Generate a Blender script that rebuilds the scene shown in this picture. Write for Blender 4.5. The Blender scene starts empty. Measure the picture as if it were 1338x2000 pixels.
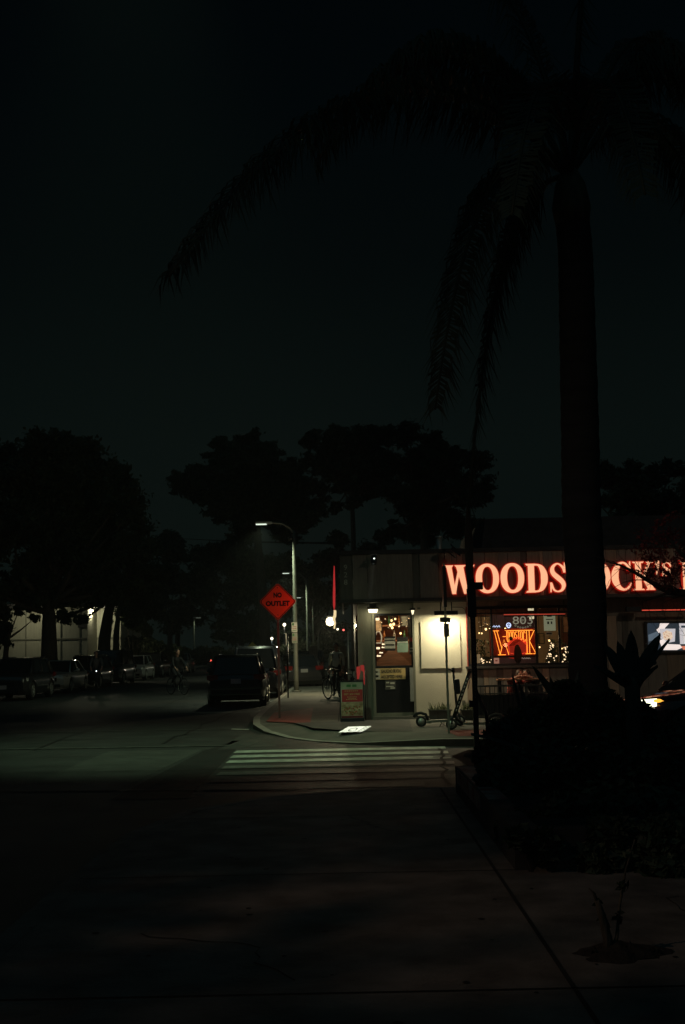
import bpy, bmesh, math, random
from mathutils import Vector, Matrix, Quaternion
R = math.radians
random.seed(7)
scn = bpy.context.scene
COL = scn.collection

# ------------------------------------------------------------ camera
F_PX, PITCH, ROLL, CAM_H = 2400.0, math.atan(262/2400.0), 0.021, 1.8
W_PX, H_PX = 1338.0, 2000.0
cam = bpy.data.cameras.new('camera'); camo = bpy.data.objects.new('camera', cam); COL.objects.link(camo)
cam.sensor_fit = 'HORIZONTAL'; cam.sensor_width = 36.0; cam.lens = 36.0*F_PX/W_PX
cam.clip_start = 0.1; cam.clip_end = 2000
fwd = Vector((0, math.cos(PITCH), math.sin(PITCH))); up0 = Vector((0, -math.sin(PITCH), math.cos(PITCH))); r0 = Vector((1, 0, 0))
CU = up0*math.cos(ROLL) + r0*math.sin(ROLL); CR = r0*math.cos(ROLL) - up0*math.sin(ROLL)
CP = Vector((0, 0, CAM_H))
m = Matrix((CR, CU, -fwd)).transposed().to_4x4(); m.translation = CP
camo.matrix_world = m
scn.camera = camo
scn.view_settings.view_transform = 'Standard'; scn.view_settings.look = 'None'
scn.view_settings.exposure = 0; scn.view_settings.gamma = 1
scn.cycles.use_denoising = True
scn.cycles.max_bounces = 5; scn.cycles.diffuse_bounces = 3; scn.cycles.transparent_max_bounces = 12
scn.cycles.sample_clamp_indirect = 2.0

def ray(px, py):
    d = fwd + CR*((px-W_PX/2)/F_PX) + CU*((H_PX/2-py)/F_PX)
    return d
def P(px, py, Y):                       # point seen at a pixel at depth Y
    d = ray(px, py); return CP + d*(Y/d.y)
def G(px, py, z=0.0):                   # point seen at a pixel on a level plane
    d = ray(px, py); return CP + d*((z-CAM_H)/d.z)
def box_px(x0, y0, x1, y1, Y):          # pixel box -> X0, X1, Z0, Z1 on the plane at depth Y
    mx, my = (x0+x1)/2, (y0+y1)/2
    return P(x0, my, Y).x, P(x1, my, Y).x, P(mx, y1, Y).z, P(mx, y0, Y).z

# ------------------------------------------------------------ night sky
w = bpy.data.worlds.new('World'); scn.world = w; w.use_nodes = True
nt = w.node_tree; bg = nt.nodes['Background']
tc = nt.nodes.new('ShaderNodeTexCoord'); sp = nt.nodes.new('ShaderNodeSeparateXYZ'); cr = nt.nodes.new('ShaderNodeValToRGB')
nt.links.new(tc.outputs['Generated'], sp.inputs[0]); nt.links.new(sp.outputs['Z'], cr.inputs[0]); nt.links.new(cr.outputs[0], bg.inputs[0])
el = cr.color_ramp.elements
el[0].position = 0.0; el[0].color = (0.0033, 0.0058, 0.0048, 1)
el[1].position = 0.55; el[1].color = (0.0002, 0.0009, 0.0015, 1)
e = el.new(0.16); e.color = (0.0027, 0.0049, 0.0043, 1)
e = el.new(0.30); e.color = (0.0010, 0.0023, 0.0024, 1)
e = el.new(0.42); e.color = (0.0003, 0.0013, 0.0018, 1)
bg.inputs[1].default_value = 1.0

# ------------------------------------------------------------ lights outside the frame: street lamps and added fills
sun = bpy.data.lights.new('night_fill', 'SUN'); sun.energy = 0.045; sun.angle = R(90); sun.color = (0.2, 0.7, 0.9)  # added teal fill that lifts the darkest tones
so = bpy.data.objects.new('night_fill', sun); COL.objects.link(so); so.rotation_euler = (R(38), R(-12), 0)
def lamp(kind, name, loc, power, col, size=0.1, aim=None, spot=None, blend=0.5, sx=None, sy=None):
    l = bpy.data.lights.new(name, kind); l.energy = power; l.color = col
    if kind in ('POINT', 'SPOT'): l.shadow_soft_size = size
    if kind == 'SPOT': l.spot_size = R(spot); l.spot_blend = blend
    if kind == 'AREA':
        l.shape = 'RECTANGLE'; l.size = sx or size; l.size_y = sy or size
    o = bpy.data.objects.new(name, l); COL.objects.link(o); o.location = loc
    if aim is not None: o.rotation_euler = (Vector(aim)-Vector(loc)).to_track_quat('-Z', 'Y').to_euler()
    return o
GREENW = (0.80, 1.0, 0.70)
lamp('SPOT', 'crossing_lamp', (-3.2, 15.5, 16.0), 4300, (0.64, 1.0, 0.58), 0.15, (-2.7, 23.4, 0), 42, 1.0)
lamp('SPOT', 'fascia_fill_lamp', (9.5, 19.5, 7.0), 210, (1.0, 0.80, 0.58), 0.12, (4.5, 28, 2.2), 100, 0.6)  # added warm light on the fascia, its source is unseen
lamp('SPOT', 'pavement_lamp', (-7.5, 3.0, 7.0), 270, (1.0, 0.68, 0.48), 0.10, (1.3, 7.4, 0), 95, 0.6)
lamp('SPOT', 'sign_red_fill', (-6.9, 21.6, 1.0), 120, (1.0, 0.085, 0.05), 0.06, (-1.52, 29.5, 2.6), 17, 0.9)  # added red light on the diamond sign, no real source stands there

# ------------------------------------------------------------ materials
MC = {}
def nodes_of(mat):
    mat.use_nodes = True; n = mat.node_tree; return n, n.nodes['Principled BSDF']
def pm(name, col, rough=0.7, metal=0.0, var=0.25, scale=3.0, bump=0.15, bscale=None, coat=0.0, spec=None, stretch=None, col2=None):
    if name in MC: return MC[name]
    mt = bpy.data.materials.new(name); n, b = nodes_of(mt)
    b.inputs['Roughness'].default_value = rough; b.inputs['Metallic'].default_value = metal
    b.inputs['Coat Weight'].default_value = coat
    if spec is not None: b.inputs['Specular IOR Level'].default_value = spec
    tcn = n.nodes.new('ShaderNodeTexCoord'); mp = n.nodes.new('ShaderNodeMapping')
    if stretch: mp.inputs['Scale'].default_value = stretch
    n.links.new(tcn.outputs['Object'], mp.inputs[0])
    ns = n.nodes.new('ShaderNodeTexNoise'); ns.inputs['Scale'].default_value = scale; ns.inputs['Detail'].default_value = 6
    n.links.new(mp.outputs[0], ns.inputs['Vector'])
    rp = n.nodes.new('ShaderNodeValToRGB')
    c0 = tuple(c*(1-var) for c in col); c1 = col2 or tuple(min(1, c*(1+var)) for c in col)
    rp.color_ramp.elements[0].position = 0.3; rp.color_ramp.elements[1].position = 0.72
    rp.color_ramp.elements[0].color = (*c0, 1); rp.color_ramp.elements[1].color = (*c1, 1)
    n.links.new(ns.outputs['Fac'], rp.inputs[0]); n.links.new(rp.outputs[0], b.inputs['Base Color'])
    if bump:
        n2 = n.nodes.new('ShaderNodeTexNoise'); n2.inputs['Scale'].default_value = bscale or scale*12; n2.inputs['Detail'].default_value = 4
        n.links.new(mp.outputs[0], n2.inputs['Vector'])
        bp = n.nodes.new('ShaderNodeBump'); bp.inputs['Strength'].default_value = bump; bp.inputs['Distance'].default_value = 0.02
        n.links.new(n2.outputs['Fac'], bp.inputs['Height']); n.links.new(bp.outputs[0], b.inputs['Normal'])
    MC[name] = mt; return mt
def em(name, col, strength=1.0):
    if name in MC: return MC[name]
    mt = bpy.data.materials.new(name); n, b = nodes_of(mt)
    b.inputs['Base Color'].default_value = (*[min(1, c*0.4) for c in col], 1)
    b.inputs['Emission Color'].default_value = (*col, 1); b.inputs['Emission Strength'].default_value = strength
    MC[name] = mt; return mt
def glass(name='window_glass', tint=(0.9, 0.93, 0.9), refl=0.06):
    if name in MC: return MC[name]
    mt = bpy.data.materials.new(name); mt.use_nodes = True; n = mt.node_tree; n.nodes.clear()
    o = n.nodes.new('ShaderNodeOutputMaterial'); t = n.nodes.new('ShaderNodeBsdfTransparent'); g = n.nodes.new('ShaderNodeBsdfGlossy')
    mx = n.nodes.new('ShaderNodeMixShader'); fr = n.nodes.new('ShaderNodeFresnel'); fr.inputs[0].default_value = 1.5
    t.inputs[0].default_value = (*tint, 1); g.inputs['Roughness'].default_value = 0.02
    n.links.new(fr.outputs[0], mx.inputs[0]); n.links.new(t.outputs[0], mx.inputs[1]); n.links.new(g.outputs[0], mx.inputs[2]); n.links.new(mx.outputs[0], o.inputs[0])
    MC[name] = mt; return mt
def leafm(name, col, trans=0.35, var=0.4):
    if name in MC: return MC[name]
    mt = bpy.data.materials.new(name); mt.use_nodes = True; n = mt.node_tree; b = n.nodes['Principled BSDF']
    b.inputs['Roughness'].default_value = 0.55
    tr = n.nodes.new('ShaderNodeBsdfTranslucent'); mx = n.nodes.new('ShaderNodeMixShader'); mx.inputs[0].default_value = trans
    ns = n.nodes.new('ShaderNodeTexNoise'); ns.inputs['Scale'].default_value = 1.3
    tcn = n.nodes.new('ShaderNodeTexCoord'); n.links.new(tcn.outputs['Object'], ns.inputs['Vector'])
    rp = n.nodes.new('ShaderNodeValToRGB'); rp.color_ramp.elements[0].position = .35; rp.color_ramp.elements[1].position = .65
    rp.color_ramp.elements[0].color = (*[c*(1-var) for c in col], 1); rp.color_ramp.elements[1].color = (*[c*(1+var) for c in col], 1)
    n.links.new(ns.outputs['Fac'], rp.inputs[0]); n.links.new(rp.outputs[0], b.inputs['Base Color']); n.links.new(rp.outputs[0], tr.inputs[0])
    out = n.nodes['Material Output']
    n.links.new(b.outputs[0], mx.inputs[1]); n.links.new(tr.outputs[0], mx.inputs[2]); n.links.new(mx.outputs[0], out.inputs[0])
    MC[name] = mt; return mt

M = dict(
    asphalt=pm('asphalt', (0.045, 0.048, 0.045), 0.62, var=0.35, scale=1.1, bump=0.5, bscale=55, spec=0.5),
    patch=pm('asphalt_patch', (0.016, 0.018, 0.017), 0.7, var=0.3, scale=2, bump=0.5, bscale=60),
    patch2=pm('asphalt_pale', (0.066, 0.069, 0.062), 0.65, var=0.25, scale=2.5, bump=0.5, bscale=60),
    paint=pm('road_paint', (0.46, 0.47, 0.40), 0.5, var=0.45, scale=5, bump=0.35, bscale=60),
    paint2=pm('dark_road_paint', (0.085, 0.088, 0.08), 0.6, var=0.6, scale=7, bump=0.35, bscale=60),
    concrete=pm('concrete', (0.125, 0.12, 0.10), 0.85, var=0.22, scale=1.4, bump=0.3, bscale=40),
    concrete_near=pm('pavement_concrete', (0.17, 0.14, 0.12), 0.9, var=0.5, scale=2.6, bump=0.3, bscale=30),
    tactile=pm('red_tactile', (0.24, 0.045, 0.035), 0.8, var=0.2, scale=3, bump=0.4, bscale=20),
    kerb=pm('kerb_concrete', (0.30, 0.28, 0.24), 0.85, var=0.2, scale=3),
    joint=pm('joint_dirt', (0.015, 0.014, 0.012), 0.95, bump=0),
    red_kerb=pm('worn_red_paint', (0.42, 0.04, 0.03), 0.75, var=0.3, scale=6, col2=(0.5, 0.33, 0.28)),
    stucco=pm('cream_stucco', (0.50, 0.47, 0.37), 0.9, var=0.08, scale=2, bump=0.25, bscale=50),
    board=pm('cream_board', (0.52, 0.49, 0.39), 0.8, var=0.06, scale=2, bump=0.1),
    trim=pm('olive_trim', (0.16, 0.17, 0.13), 0.7, var=0.15, scale=4, stretch=(1, 1, .1)),
    darktrim=pm('dark_trim', (0.035, 0.035, 0.032), 0.6, var=0.2),
    wood_a=pm('weathered_board_grey', (0.17, 0.155, 0.13), 0.8, var=0.2, scale=4, stretch=(6, 1, .6)),
    wood_b=pm('weathered_board_brown', (0.21, 0.165, 0.12), 0.8, var=0.2, scale=4, stretch=(6, 1, .6)),
    wood_c=pm('weathered_board_dark', (0.085, 0.08, 0.07), 0.8, var=0.2, scale=4, stretch=(6, 1, .6)),
    wood_d=pm('weathered_board_tan', (0.33, 0.25, 0.18), 0.8, var=0.15, scale=4, stretch=(6, 1, .6)),
    roof=pm('roof_shingle', (0.03, 0.03, 0.03), 0.9, var=0.4, scale=6),
    metal=pm('galvanised_metal', (0.40, 0.42, 0.38), 0.45, 0.6, var=0.15, scale=4, bump=0.05),
    lampm=pm('painted_pole', (0.15, 0.155, 0.125), 0.6, 0.2, var=0.12, scale=4, bump=0.05),
    darkmetal=pm('dark_metal', (0.02, 0.022, 0.025), 0.45, 0.5, var=0.1, bump=0.03),
    rust=pm('dull_post', (0.06, 0.06, 0.055), 0.7, 0.4, var=0.3, scale=8),
    rubber=pm('black_rubber', (0.012, 0.012, 0.012), 0.8, bump=0.1),
    brick=pm('interior_red_wall', (0.28, 0.10, 0.055), 0.75, var=0.3, scale=6, stretch=(1, 1, 2)),
    intdark=pm('interior_dark', (0.06, 0.045, 0.035), 0.8, var=0.3),
    inttan=pm('interior_tan', (0.33, 0.25, 0.16), 0.8, var=0.2),
    intwood=pm('interior_wood', (0.35, 0.16, 0.08), 0.5, var=0.3, scale=3, stretch=(1, 1, 8)),
    white=pm('white_board', (0.62, 0.62, 0.55), 0.6, var=0.06, bump=0),
    paper=pm('paper', (0.5, 0.5, 0.42), 0.8, var=0.1, bump=0),
    paperg=pm('green_paper', (0.25, 0.36, 0.28), 0.8, var=0.1, bump=0),
    ink=pm('black_ink', (0.02, 0.02, 0.02), 0.7, bump=0, var=0.0),
    redink=pm('red_ink', (0.42, 0.03, 0.03), 0.6, bump=0, var=0.1),
    greenink=pm('green_ink', (0.05, 0.18, 0.05), 0.6, bump=0, var=0.1),
    banner=pm('mustard_banner', (0.55, 0.40, 0.16), 0.7, var=0.12, bump=0),
    orange=pm('red_lit_sheeting', (0.85, 0.16, 0.07), 0.55, var=0.05, bump=0, spec=0.3),  # red light falling on the sign is put into this colour
    yellow=pm('yellow_sign', (0.55, 0.5, 0.12), 0.5, var=0.05, bump=0),
    bark=pm('bark', (0.09, 0.075, 0.055), 0.95, var=0.35, scale=4, bump=0.8, bscale=14, stretch=(3, 3, .5)),
    palmbark=pm('palm_bark', (0.05, 0.046, 0.042), 0.95, var=0.25, scale=2, bump=0.6, bscale=9, stretch=(.5, .5, 5)),
    sheath=pm('palm_sheath', (0.13, 0.12, 0.07), 0.6, var=0.3, scale=3, stretch=(4, 4, .6)),
    soil=pm('mulch', (0.03, 0.022, 0.016), 0.95, var=0.5, scale=14, bump=0.9, bscale=30),
    leaf=leafm('leaf_green', (0.065, 0.095, 0.05)),
    leaf2=leafm('leaf_dark', (0.045, 0.06, 0.035)),
    leaf3=leafm('leaf_pale', (0.09, 0.11, 0.05)),
    palmleaf=leafm('palm_leaflet', (0.05, 0.065, 0.035), 0.25),
    agave=leafm('fleshy_leaf', (0.05, 0.07, 0.055), 0.05),
    redleaf=leafm('sign_lit_leaf', (0.36, 0.08, 0.07), 0.5),  # the sign's red glow on the leaves is put into their colour
    glass=glass(),
    carglass=pm('car_glass', (0.012, 0.014, 0.014), 0.06, 0.0, var=0.0, bump=0, spec=0.6),
    chrome=pm('chrome', (0.6, 0.62, 0.6), 0.18, 1.0, var=0, bump=0),
    lampglass=pm('lamp_glass', (0.35, 0.36, 0.34), 0.12, 0.5, var=0.1, bump=0),
    tailglass=pm('tail_lens', (0.22, 0.012, 0.01), 0.15, var=0.1, bump=0),
    plate=pm('plate_white', (0.45, 0.42, 0.40), 0.5, var=0.1, bump=0),
    skin=pm('skin', (0.42, 0.24, 0.17), 0.6, var=0.08, bump=0),
    siding=pm('pale_siding', (0.34, 0.35, 0.27), 0.85, var=0.12, scale=2, stretch=(5, 5, .4), bump=0.1),
)

# ------------------------------------------------------------ mesh helper
class MB:
    def __init__(s): s.v = []; s.f = []; s.m = []; s.sm = []
    def add(s, vs, fs, mi=0, smooth=False):
        o = len(s.v); s.v += [tuple(v) for v in vs]
        for f in fs: s.f.append([i+o for i in f]); s.m.append(mi); s.sm.append(smooth)
        return s
    def box(s, x0, x1, y0, y1, z0, z1, mi=0, T=None):
        vs = [Vector((x, y, z)) for z in (z0, z1) for y in (y0, y1) for x in (x0, x1)]
        if T is not None: vs = [T @ v for v in vs]
        return s.add(vs, [(0, 2, 3, 1), (4, 5, 7, 6), (0, 1, 5, 4), (2, 6, 7, 3), (0, 4, 6, 2), (1, 3, 7, 5)], mi)
    def cbox(s, c, sz, rz=0, mi=0, rot=None):
        T = Matrix.Translation(c) @ (rot if rot is not None else Matrix.Rotation(rz, 4, 'Z'))
        a, b, d = sz[0]/2, sz[1]/2, sz[2]/2
        return s.box(-a, a, -b, b, -d, d, mi, T)
    def path(s, pts, rs, n=8, mi=0, cap=True, closed=False):
        pts = [Vector(p) for p in pts]; N = len(pts)
        if not hasattr(rs, '__len__'): rs = [rs]*N
        vs = []; ref = None
        for i, p in enumerate(pts):
            if closed: t = pts[(i+1) % N]-pts[i-1]
            else: t = pts[min(i+1, N-1)]-pts[max(i-1, 0)]
            if t.length < 1e-9: t = Vector((0, 0, 1))
            t.normalize()
            if ref is None:
                ref = Vector((0, 0, 1)) if abs(t.z) < .9 else Vector((1, 0, 0))
            a = ref - t*ref.dot(t)
            if a.length < 1e-4: a = t.orthogonal()
            a.normalize(); ref = a; b = t.cross(a)
            for k in range(n):
                th = 2*math.pi*k/n; vs.append(p + (a*math.cos(th)+b*math.sin(th))*rs[i])
        fs = []
        for i in range(N if closed else N-1):
            j = (i+1) % N
            for k in range(n): fs.append((i*n+k, i*n+(k+1) % n, j*n+(k+1) % n, j*n+k))
        if cap and not closed: fs += [tuple(range(n-1, -1, -1)), tuple((N-1)*n+k for k in range(n))]
        return s.add(vs, fs, mi, True)
    def tube(s, a, b, r1, r2=None, n=8, mi=0): return s.path([a, b], [r1, r2 if r2 is not None else r1], n, mi)
    def ball(s, c, r, n=10, mi=0, rot=None):
        if not hasattr(r, '__len__'): r = (r, r, r)
        vs = []; m_ = max(4, n//2+1)
        for i in range(m_+1):
            ph = math.pi*i/m_
            for k in range(n):
                th = 2*math.pi*k/n
                v = Vector((r[0]*math.sin(ph)*math.cos(th), r[1]*math.sin(ph)*math.sin(th), r[2]*math.cos(ph)))
                if rot is not None: v = rot @ v
                vs.append(Vector(c)+v)
        fs = [(i*n+k, (i+1)*n+k, (i+1)*n+(k+1) % n, i*n+(k+1) % n) for i in range(m_) for k in range(n)]
        return s.add(vs, fs, mi, True)
    def torus(s, c, ax, Rr, r, n=28, k=6, mi=0):
        ax = Vector(ax).normalized(); a = ax.orthogonal().normalized(); b = ax.cross(a); c = Vector(c)
        return s.path([c+(a*math.cos(2*math.pi*i/n)+b*math.sin(2*math.pi*i/n))*Rr for i in range(n)], r, k, mi, closed=True)
    def prism(s, pts, d0, d1, f, mi=0, side=None):        # pts 2-D convex outline, f(x,y,depth)->point
        n = len(pts); vs = [f(x, y, d0) for x, y in pts]+[f(x, y, d1) for x, y in pts]
        s.add(vs, [tuple(range(n)), tuple(range(2*n-1, n-1, -1))], mi)
        s.add(vs, [(i, i+n, (i+1) % n+n, (i+1) % n) for i in range(n)], mi if side is None else side); return s
    def ribbon(s, L, Rr, d0, d1, f, mi=0, side=None, closed=False):   # strip between two outlines, extruded
        n = len(L); vs = [f(*p, d0) for p in L]+[f(*p, d0) for p in Rr]+[f(*p, d1) for p in L]+[f(*p, d1) for p in Rr]
        rng = range(n) if closed else range(n-1); sd = mi if side is None else side
        s.add(vs, [(i, (i+1) % n, n+(i+1) % n, n+i) for i in rng], mi)
        s.add(vs, [(2*n+i, 3*n+i, 3*n+(i+1) % n, 2*n+(i+1) % n) for i in rng], mi)
        s.add(vs, [(i, 2*n+i, 2*n+(i+1) % n, (i+1) % n) for i in rng]+[(n+i, n+(i+1) % n, 3*n+(i+1) % n, 3*n+i) for i in rng], sd)
        if not closed: s.add(vs, [(0, n, 3*n, 2*n), (n-1, 3*n-1, 4*n-1, 2*n-1)], sd)
        return s
    def text(s, body, xc, zc, h, y, mi=0, wid=None, depth=0.004, bold=0.0, T=None):   # lettering facing -Y
        cu = bpy.data.curves.new('lettering', 'FONT'); cu.body = body; cu.offset = bold; cu.align_x = 'CENTER'; cu.resolution_u = 3
        o = bpy.data.objects.new('lettering', cu); COL.objects.link(o)
        dg = bpy.context.evaluated_depsgraph_get(); me = bpy.data.meshes.new_from_object(o.evaluated_get(dg))
        xs = [v.co.x for v in me.vertices]; zs = [v.co.y for v in me.vertices]
        if not xs: return s
        mnx, mxx, mnz, mxz = min(xs), max(xs), min(zs), max(zs)
        sc = h/(mxz-mnz); sx = (wid/(mxx-mnx)) if wid else sc
        vs = []
        for v in me.vertices:
            p = Vector((xc+(v.co.x-(mnx+mxx)/2)*sx, y, zc+(v.co.y-(mnz+mxz)/2)*sc)); vs.append(T @ p if T is not None else p)
        s.add(vs, [tuple(p.vertices) for p in me.polygons], mi)
        bpy.data.objects.remove(o); bpy.data.curves.remove(cu); bpy.data.meshes.remove(me)
        return s
    def build(s, name, mats, parent=None, origin=None):
        if not isinstance(mats, (list, tuple)): mats = [mats]
        o0 = Vector(origin) if origin is not None else Vector((0, 0, 0))
        me = bpy.data.meshes.new(name); me.from_pydata([tuple(Vector(v)-o0) for v in s.v], [], s.f)
        for mt in mats:
            if mt: me.materials.append(mt)
        me.polygons.foreach_set('material_index', s.m); me.polygons.foreach_set('use_smooth', s.sm); me.update()
        o = bpy.data.objects.new(name, me); COL.objects.link(o)
        if parent is not None: o.parent = parent
        elif origin is not None: o.location = o0
        return o
def tag(o, label, cat, group=None):
    o['label'] = label; o['category'] = cat
    if group: o['group'] = group
    return o
def thing(name, label, cat, loc=(0, 0, 0), rz=0, group=None):
    o = bpy.data.objects.new(name, None); COL.objects.link(o); o.empty_display_size = 0.2
    o.location = loc; o.rotation_euler = (0, 0, rz); return tag(o, label, cat, group)
def struct(o, kind='structure'): o['kind'] = kind; return o
def catmull(pts, n=5):
    out = []
    for i in range(len(pts)-1):
        p0, p1, p2, p3 = pts[max(i-1, 0)], pts[i], pts[i+1], pts[min(i+2, len(pts)-1)]
        for k in range(n):
            t = k/n
            out.append(tuple(0.5*((2*p1[j])+(-p0[j]+p2[j])*t+(2*p0[j]-5*p1[j]+4*p2[j]-p3[j])*t*t+(-p0[j]+3*p1[j]-3*p2[j]+p3[j])*t**3) for j in range(len(p1))))
    out.append(tuple(pts[-1])); return out

# ============================================================ GROUND
mb = MB(); mb.add([(-300, -60, 0), (300, -60, 0), (300, 500, 0), (-300, 500, 0)], [(0, 1, 2, 3)]); struct(mb.build('road', M['asphalt']))
edge = [(60, 21.4), (12, 21.6), (4.5, 21.75), (2.6, 21.85), (1.7, 22.05), (1.0, 22.35), (0.2, 22.85), (-0.6, 23.7), (-1.2, 24.8), (-1.75, 26.3), (-2.1, 27.8), (-2.25, 30), (-2.3, 34), (-2.3, 60), (-2.3, 240)]
hgt = [.13, .13, .13, .13, .13, .09, .03, .015, .015, .05, .11, .13, .13, .13, .13]
def offset(path, d):
    out = []
    for i, p in enumerate(path):
        a = Vector(path[max(i-1, 0)]); b = Vector(path[min(i+1, len(path)-1)]); t = (b-a).normalized(); nrm = Vector((t.y, -t.x))
        out.append(tuple(Vector(p)+nrm*d))
    return out
def kerb_and_walk(name, kname, edge, hgt, far, mk, mw, ztop=.13, z0=-.02):
    inn = offset(edge, 0.16); inn2 = offset(edge, 1.3); n = len(edge)
    k = MB()
    vs = [(*p, z0) for p in edge]+[(*p, h) for p, h in zip(edge, hgt)]+[(*p, h+.002) for p, h in zip(inn, hgt)]+[(*p, z0) for p in inn]
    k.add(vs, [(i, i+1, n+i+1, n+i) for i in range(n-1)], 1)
    k.add(vs, [(n+i, n+i+1, 2*n+i+1, 2*n+i) for i in range(n-1)]+[(2*n+i, 2*n+i+1, 3*n+i+1, 3*n+i) for i in range(n-1)])
    struct(k.build(kname, [mk, pm('shaded_kerb_face', (.022, .012, .01), .8, var=.5, scale=5) if 'far' in kname else mk]))  # shade on the far kerb's face is put into its colour
    s = MB()
    vs = [(*p, h) for p, h in zip(inn, hgt)]+[(*p, ztop) for p in inn2]
    s.add(vs, [(i, i+1, n+i+1, n+i) for i in range(n-1)])
    poly = [(*p, ztop) for p in inn2]+[(*p, ztop) for p in far]
    s.add(poly, [tuple(range(len(poly)))])
    struct(s.build(name, mw))
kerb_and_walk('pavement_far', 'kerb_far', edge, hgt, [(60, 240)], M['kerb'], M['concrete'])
def flip(e): return [(p[0], p[1]) for p in e]
nedge = [(-2.1, -20), (-2.1, 5), (-2.1, 9), (-2.05, 11.6), (-1.7, 13.1), (-.9, 14.2), (.3, 14.7), (2, 14.8), (20, 14.8), (60, 14.8)]
kerb_and_walk('pavement_near', 'kerb_near', nedge, [.13]*10, [(60, -20)], M['concrete_near'], M['concrete_near'])
ledge = [(-14.6, 240), (-14.6, 60), (-14.8, 34), (-16, 29.5), (-19, 27.6), (-60, 27.4)]
kerb_and_walk('pavement_left', 'kerb_left', ledge, [.13]*6, [(-60, 240)], M['kerb'], M['concrete'])
# flat markings and patches
def flat(name, quads, mat, z=.004, kind='structure'):
    b = MB()
    for q in quads: b.add([(x, y, z) for x, y in q], [tuple(range(len(q)))])
    return struct(b.build(name, mat), kind)
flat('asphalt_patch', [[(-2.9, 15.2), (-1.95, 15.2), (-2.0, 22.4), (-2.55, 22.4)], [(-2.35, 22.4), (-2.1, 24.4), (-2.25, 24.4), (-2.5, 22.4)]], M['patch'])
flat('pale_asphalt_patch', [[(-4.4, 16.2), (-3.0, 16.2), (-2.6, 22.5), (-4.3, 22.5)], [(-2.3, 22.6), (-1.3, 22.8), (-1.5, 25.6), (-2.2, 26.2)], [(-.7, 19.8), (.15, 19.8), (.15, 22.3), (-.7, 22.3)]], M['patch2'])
qs = []; y = 22.0
for i in range(7):
    wdt = .47; x0 = -1.95+.02*i; x1 = 1.72-.03*i
    if i == 6: x1 = 1.0
    qs.append([(x0-.02, y-wdt), (x1-.02, y-wdt), (x1, y), (x0, y)]); y -= .93
crossq = qs
for i, q in enumerate(qs[:5]): flat('crossing_stripe', [q], M['paint'] if i < 3 else pm('grey_road_paint', (0.17, 0.175, 0.155), 0.55, var=0.5, scale=6, bump=0.35, bscale=60), z=.008)  # stripes step to darker paint towards the camera
for q in qs[5:]: flat('crossing_stripe', [q], M['paint2'], z=.008)
def gl(px0, py0, px1, py1, wdt):
    a, b = G(px0, py0), G(px1, py1)
    return [(a.x, a.y-wdt/2), (b.x, b.y-wdt/2), (b.x, b.y+wdt/2), (a.x, a.y+wdt/2)]
flat('lane_line', [gl(-40, 1432, 455, 1425, .16), gl(-40, 1465, 475, 1456.5, .2)], M['paint2'], z=.012)
flat('lane_line', [gl(452, 1425, 486, 1426, .26)], M['paint'], z=.013)
flat('lane_line', [gl(838, 1457, 918, 1457, .13), gl(846, 1480, 905, 1478, .16), gl(850, 1518, 880, 1517, .1), gl(480, 1459, 505, 1450, .3), gl(-40, 1546, 600, 1543, .07), gl(620, 1534, 660, 1535, .05), gl(750, 1542, 860, 1522, .05)], M['paint2'], z=.012)
flat('lane_line', [gl(290, 1393, 530, 1393, .1), gl(360, 1340, 408, 1342, .25)], M['paint2'], z=.012)
def seam(pts, w_=.035, z=.0145):
    b = MB(); L = [(x, y) for x, y in pts]; Rr = [(x+w_*(1 if abs(pts[-1][1]-pts[0][1]) > abs(pts[-1][0]-pts[0][0]) else 0), y+w_*(0 if abs(pts[-1][1]-pts[0][1]) > abs(pts[-1][0]-pts[0][0]) else 1)) for x, y in pts]
    b.add([(x, y, z) for x, y in L]+[(x, y, z) for x, y in Rr], [(i, i+1, len(L)+i+1, len(L)+i) for i in range(len(L)-1)]); struct(b.build('tar_seam', M['patch']))
rs = random.Random(5)
for x0, y0, x1, y1 in ((-9, 15.6, -8.7, 60), (-30, 18.9, 12, 18.6), (-5.9, 23, -6.1, 70), (-30, 21.2, -3, 21.4), (-7.5, 16, -3.2, 17.6), (-12, 19.5, -7, 22.5), (1.2, 15.2, 1.6, 21.5), (-3.6, 24, -3.2, 36), (-9.5, 25.2, -3, 25.6)):
    n = 14; seam([(x0+(x1-x0)*i/n+rs.gauss(0, .05), y0+(y1-y0)*i/n+rs.gauss(0, .05)) for i in range(n+1)], rs.choice([.02, .035, .05]))
# pavement joints
jq = [[(1.06, 0), (1.085, 0), (1.085, 14.6), (1.06, 14.6)], [(2.62, 0), (2.64, 0), (2.64, 9), (2.62, 9)]]
for yy in (4.6, 6.15, 9.3, 12.4): jq.append([(-2, yy), (40, yy), (40, yy+.018), (-2, yy+.018)])
flat('pavement_joint', jq, M['joint'], z=.135)
jq = [[(-2.0, yy), (1.0 if yy > 28 else 8, yy), (1.0 if yy > 28 else 8, yy+.03), (-2.0, yy+.03)] for yy in (30.5, 33, 35.5, 38, 42, 46)]
jq += [[(2.0, 23.2), (2.03, 23.2), (2.03, 28.1), (2.0, 28.1)], [(-.2, 25), (-.17, 25), (-.17, 60), (-.2, 60)]]
flat('pavement_joint', jq, M['joint'], z=.135)
a, b, c, d = G(535, 1392, .135), G(612, 1382, .135), G(606, 1413, .135), G(520, 1409, .135)
flat('tactile_paving', [[(a.x, a.y), (b.x, b.y), (c.x, c.y), (d.x, d.y)]], M['tactile'], z=.136)
flat('tactile_paving', [[(2.0, 22.6), (3.2, 22.5), (3.1, 24.1), (1.9, 24.1)]], M['tactile'], z=.137)
a = [G(*p, .135) for p in ((575, 1412), (800, 1404), (806, 1428), (700, 1428), (612, 1422))]
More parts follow.
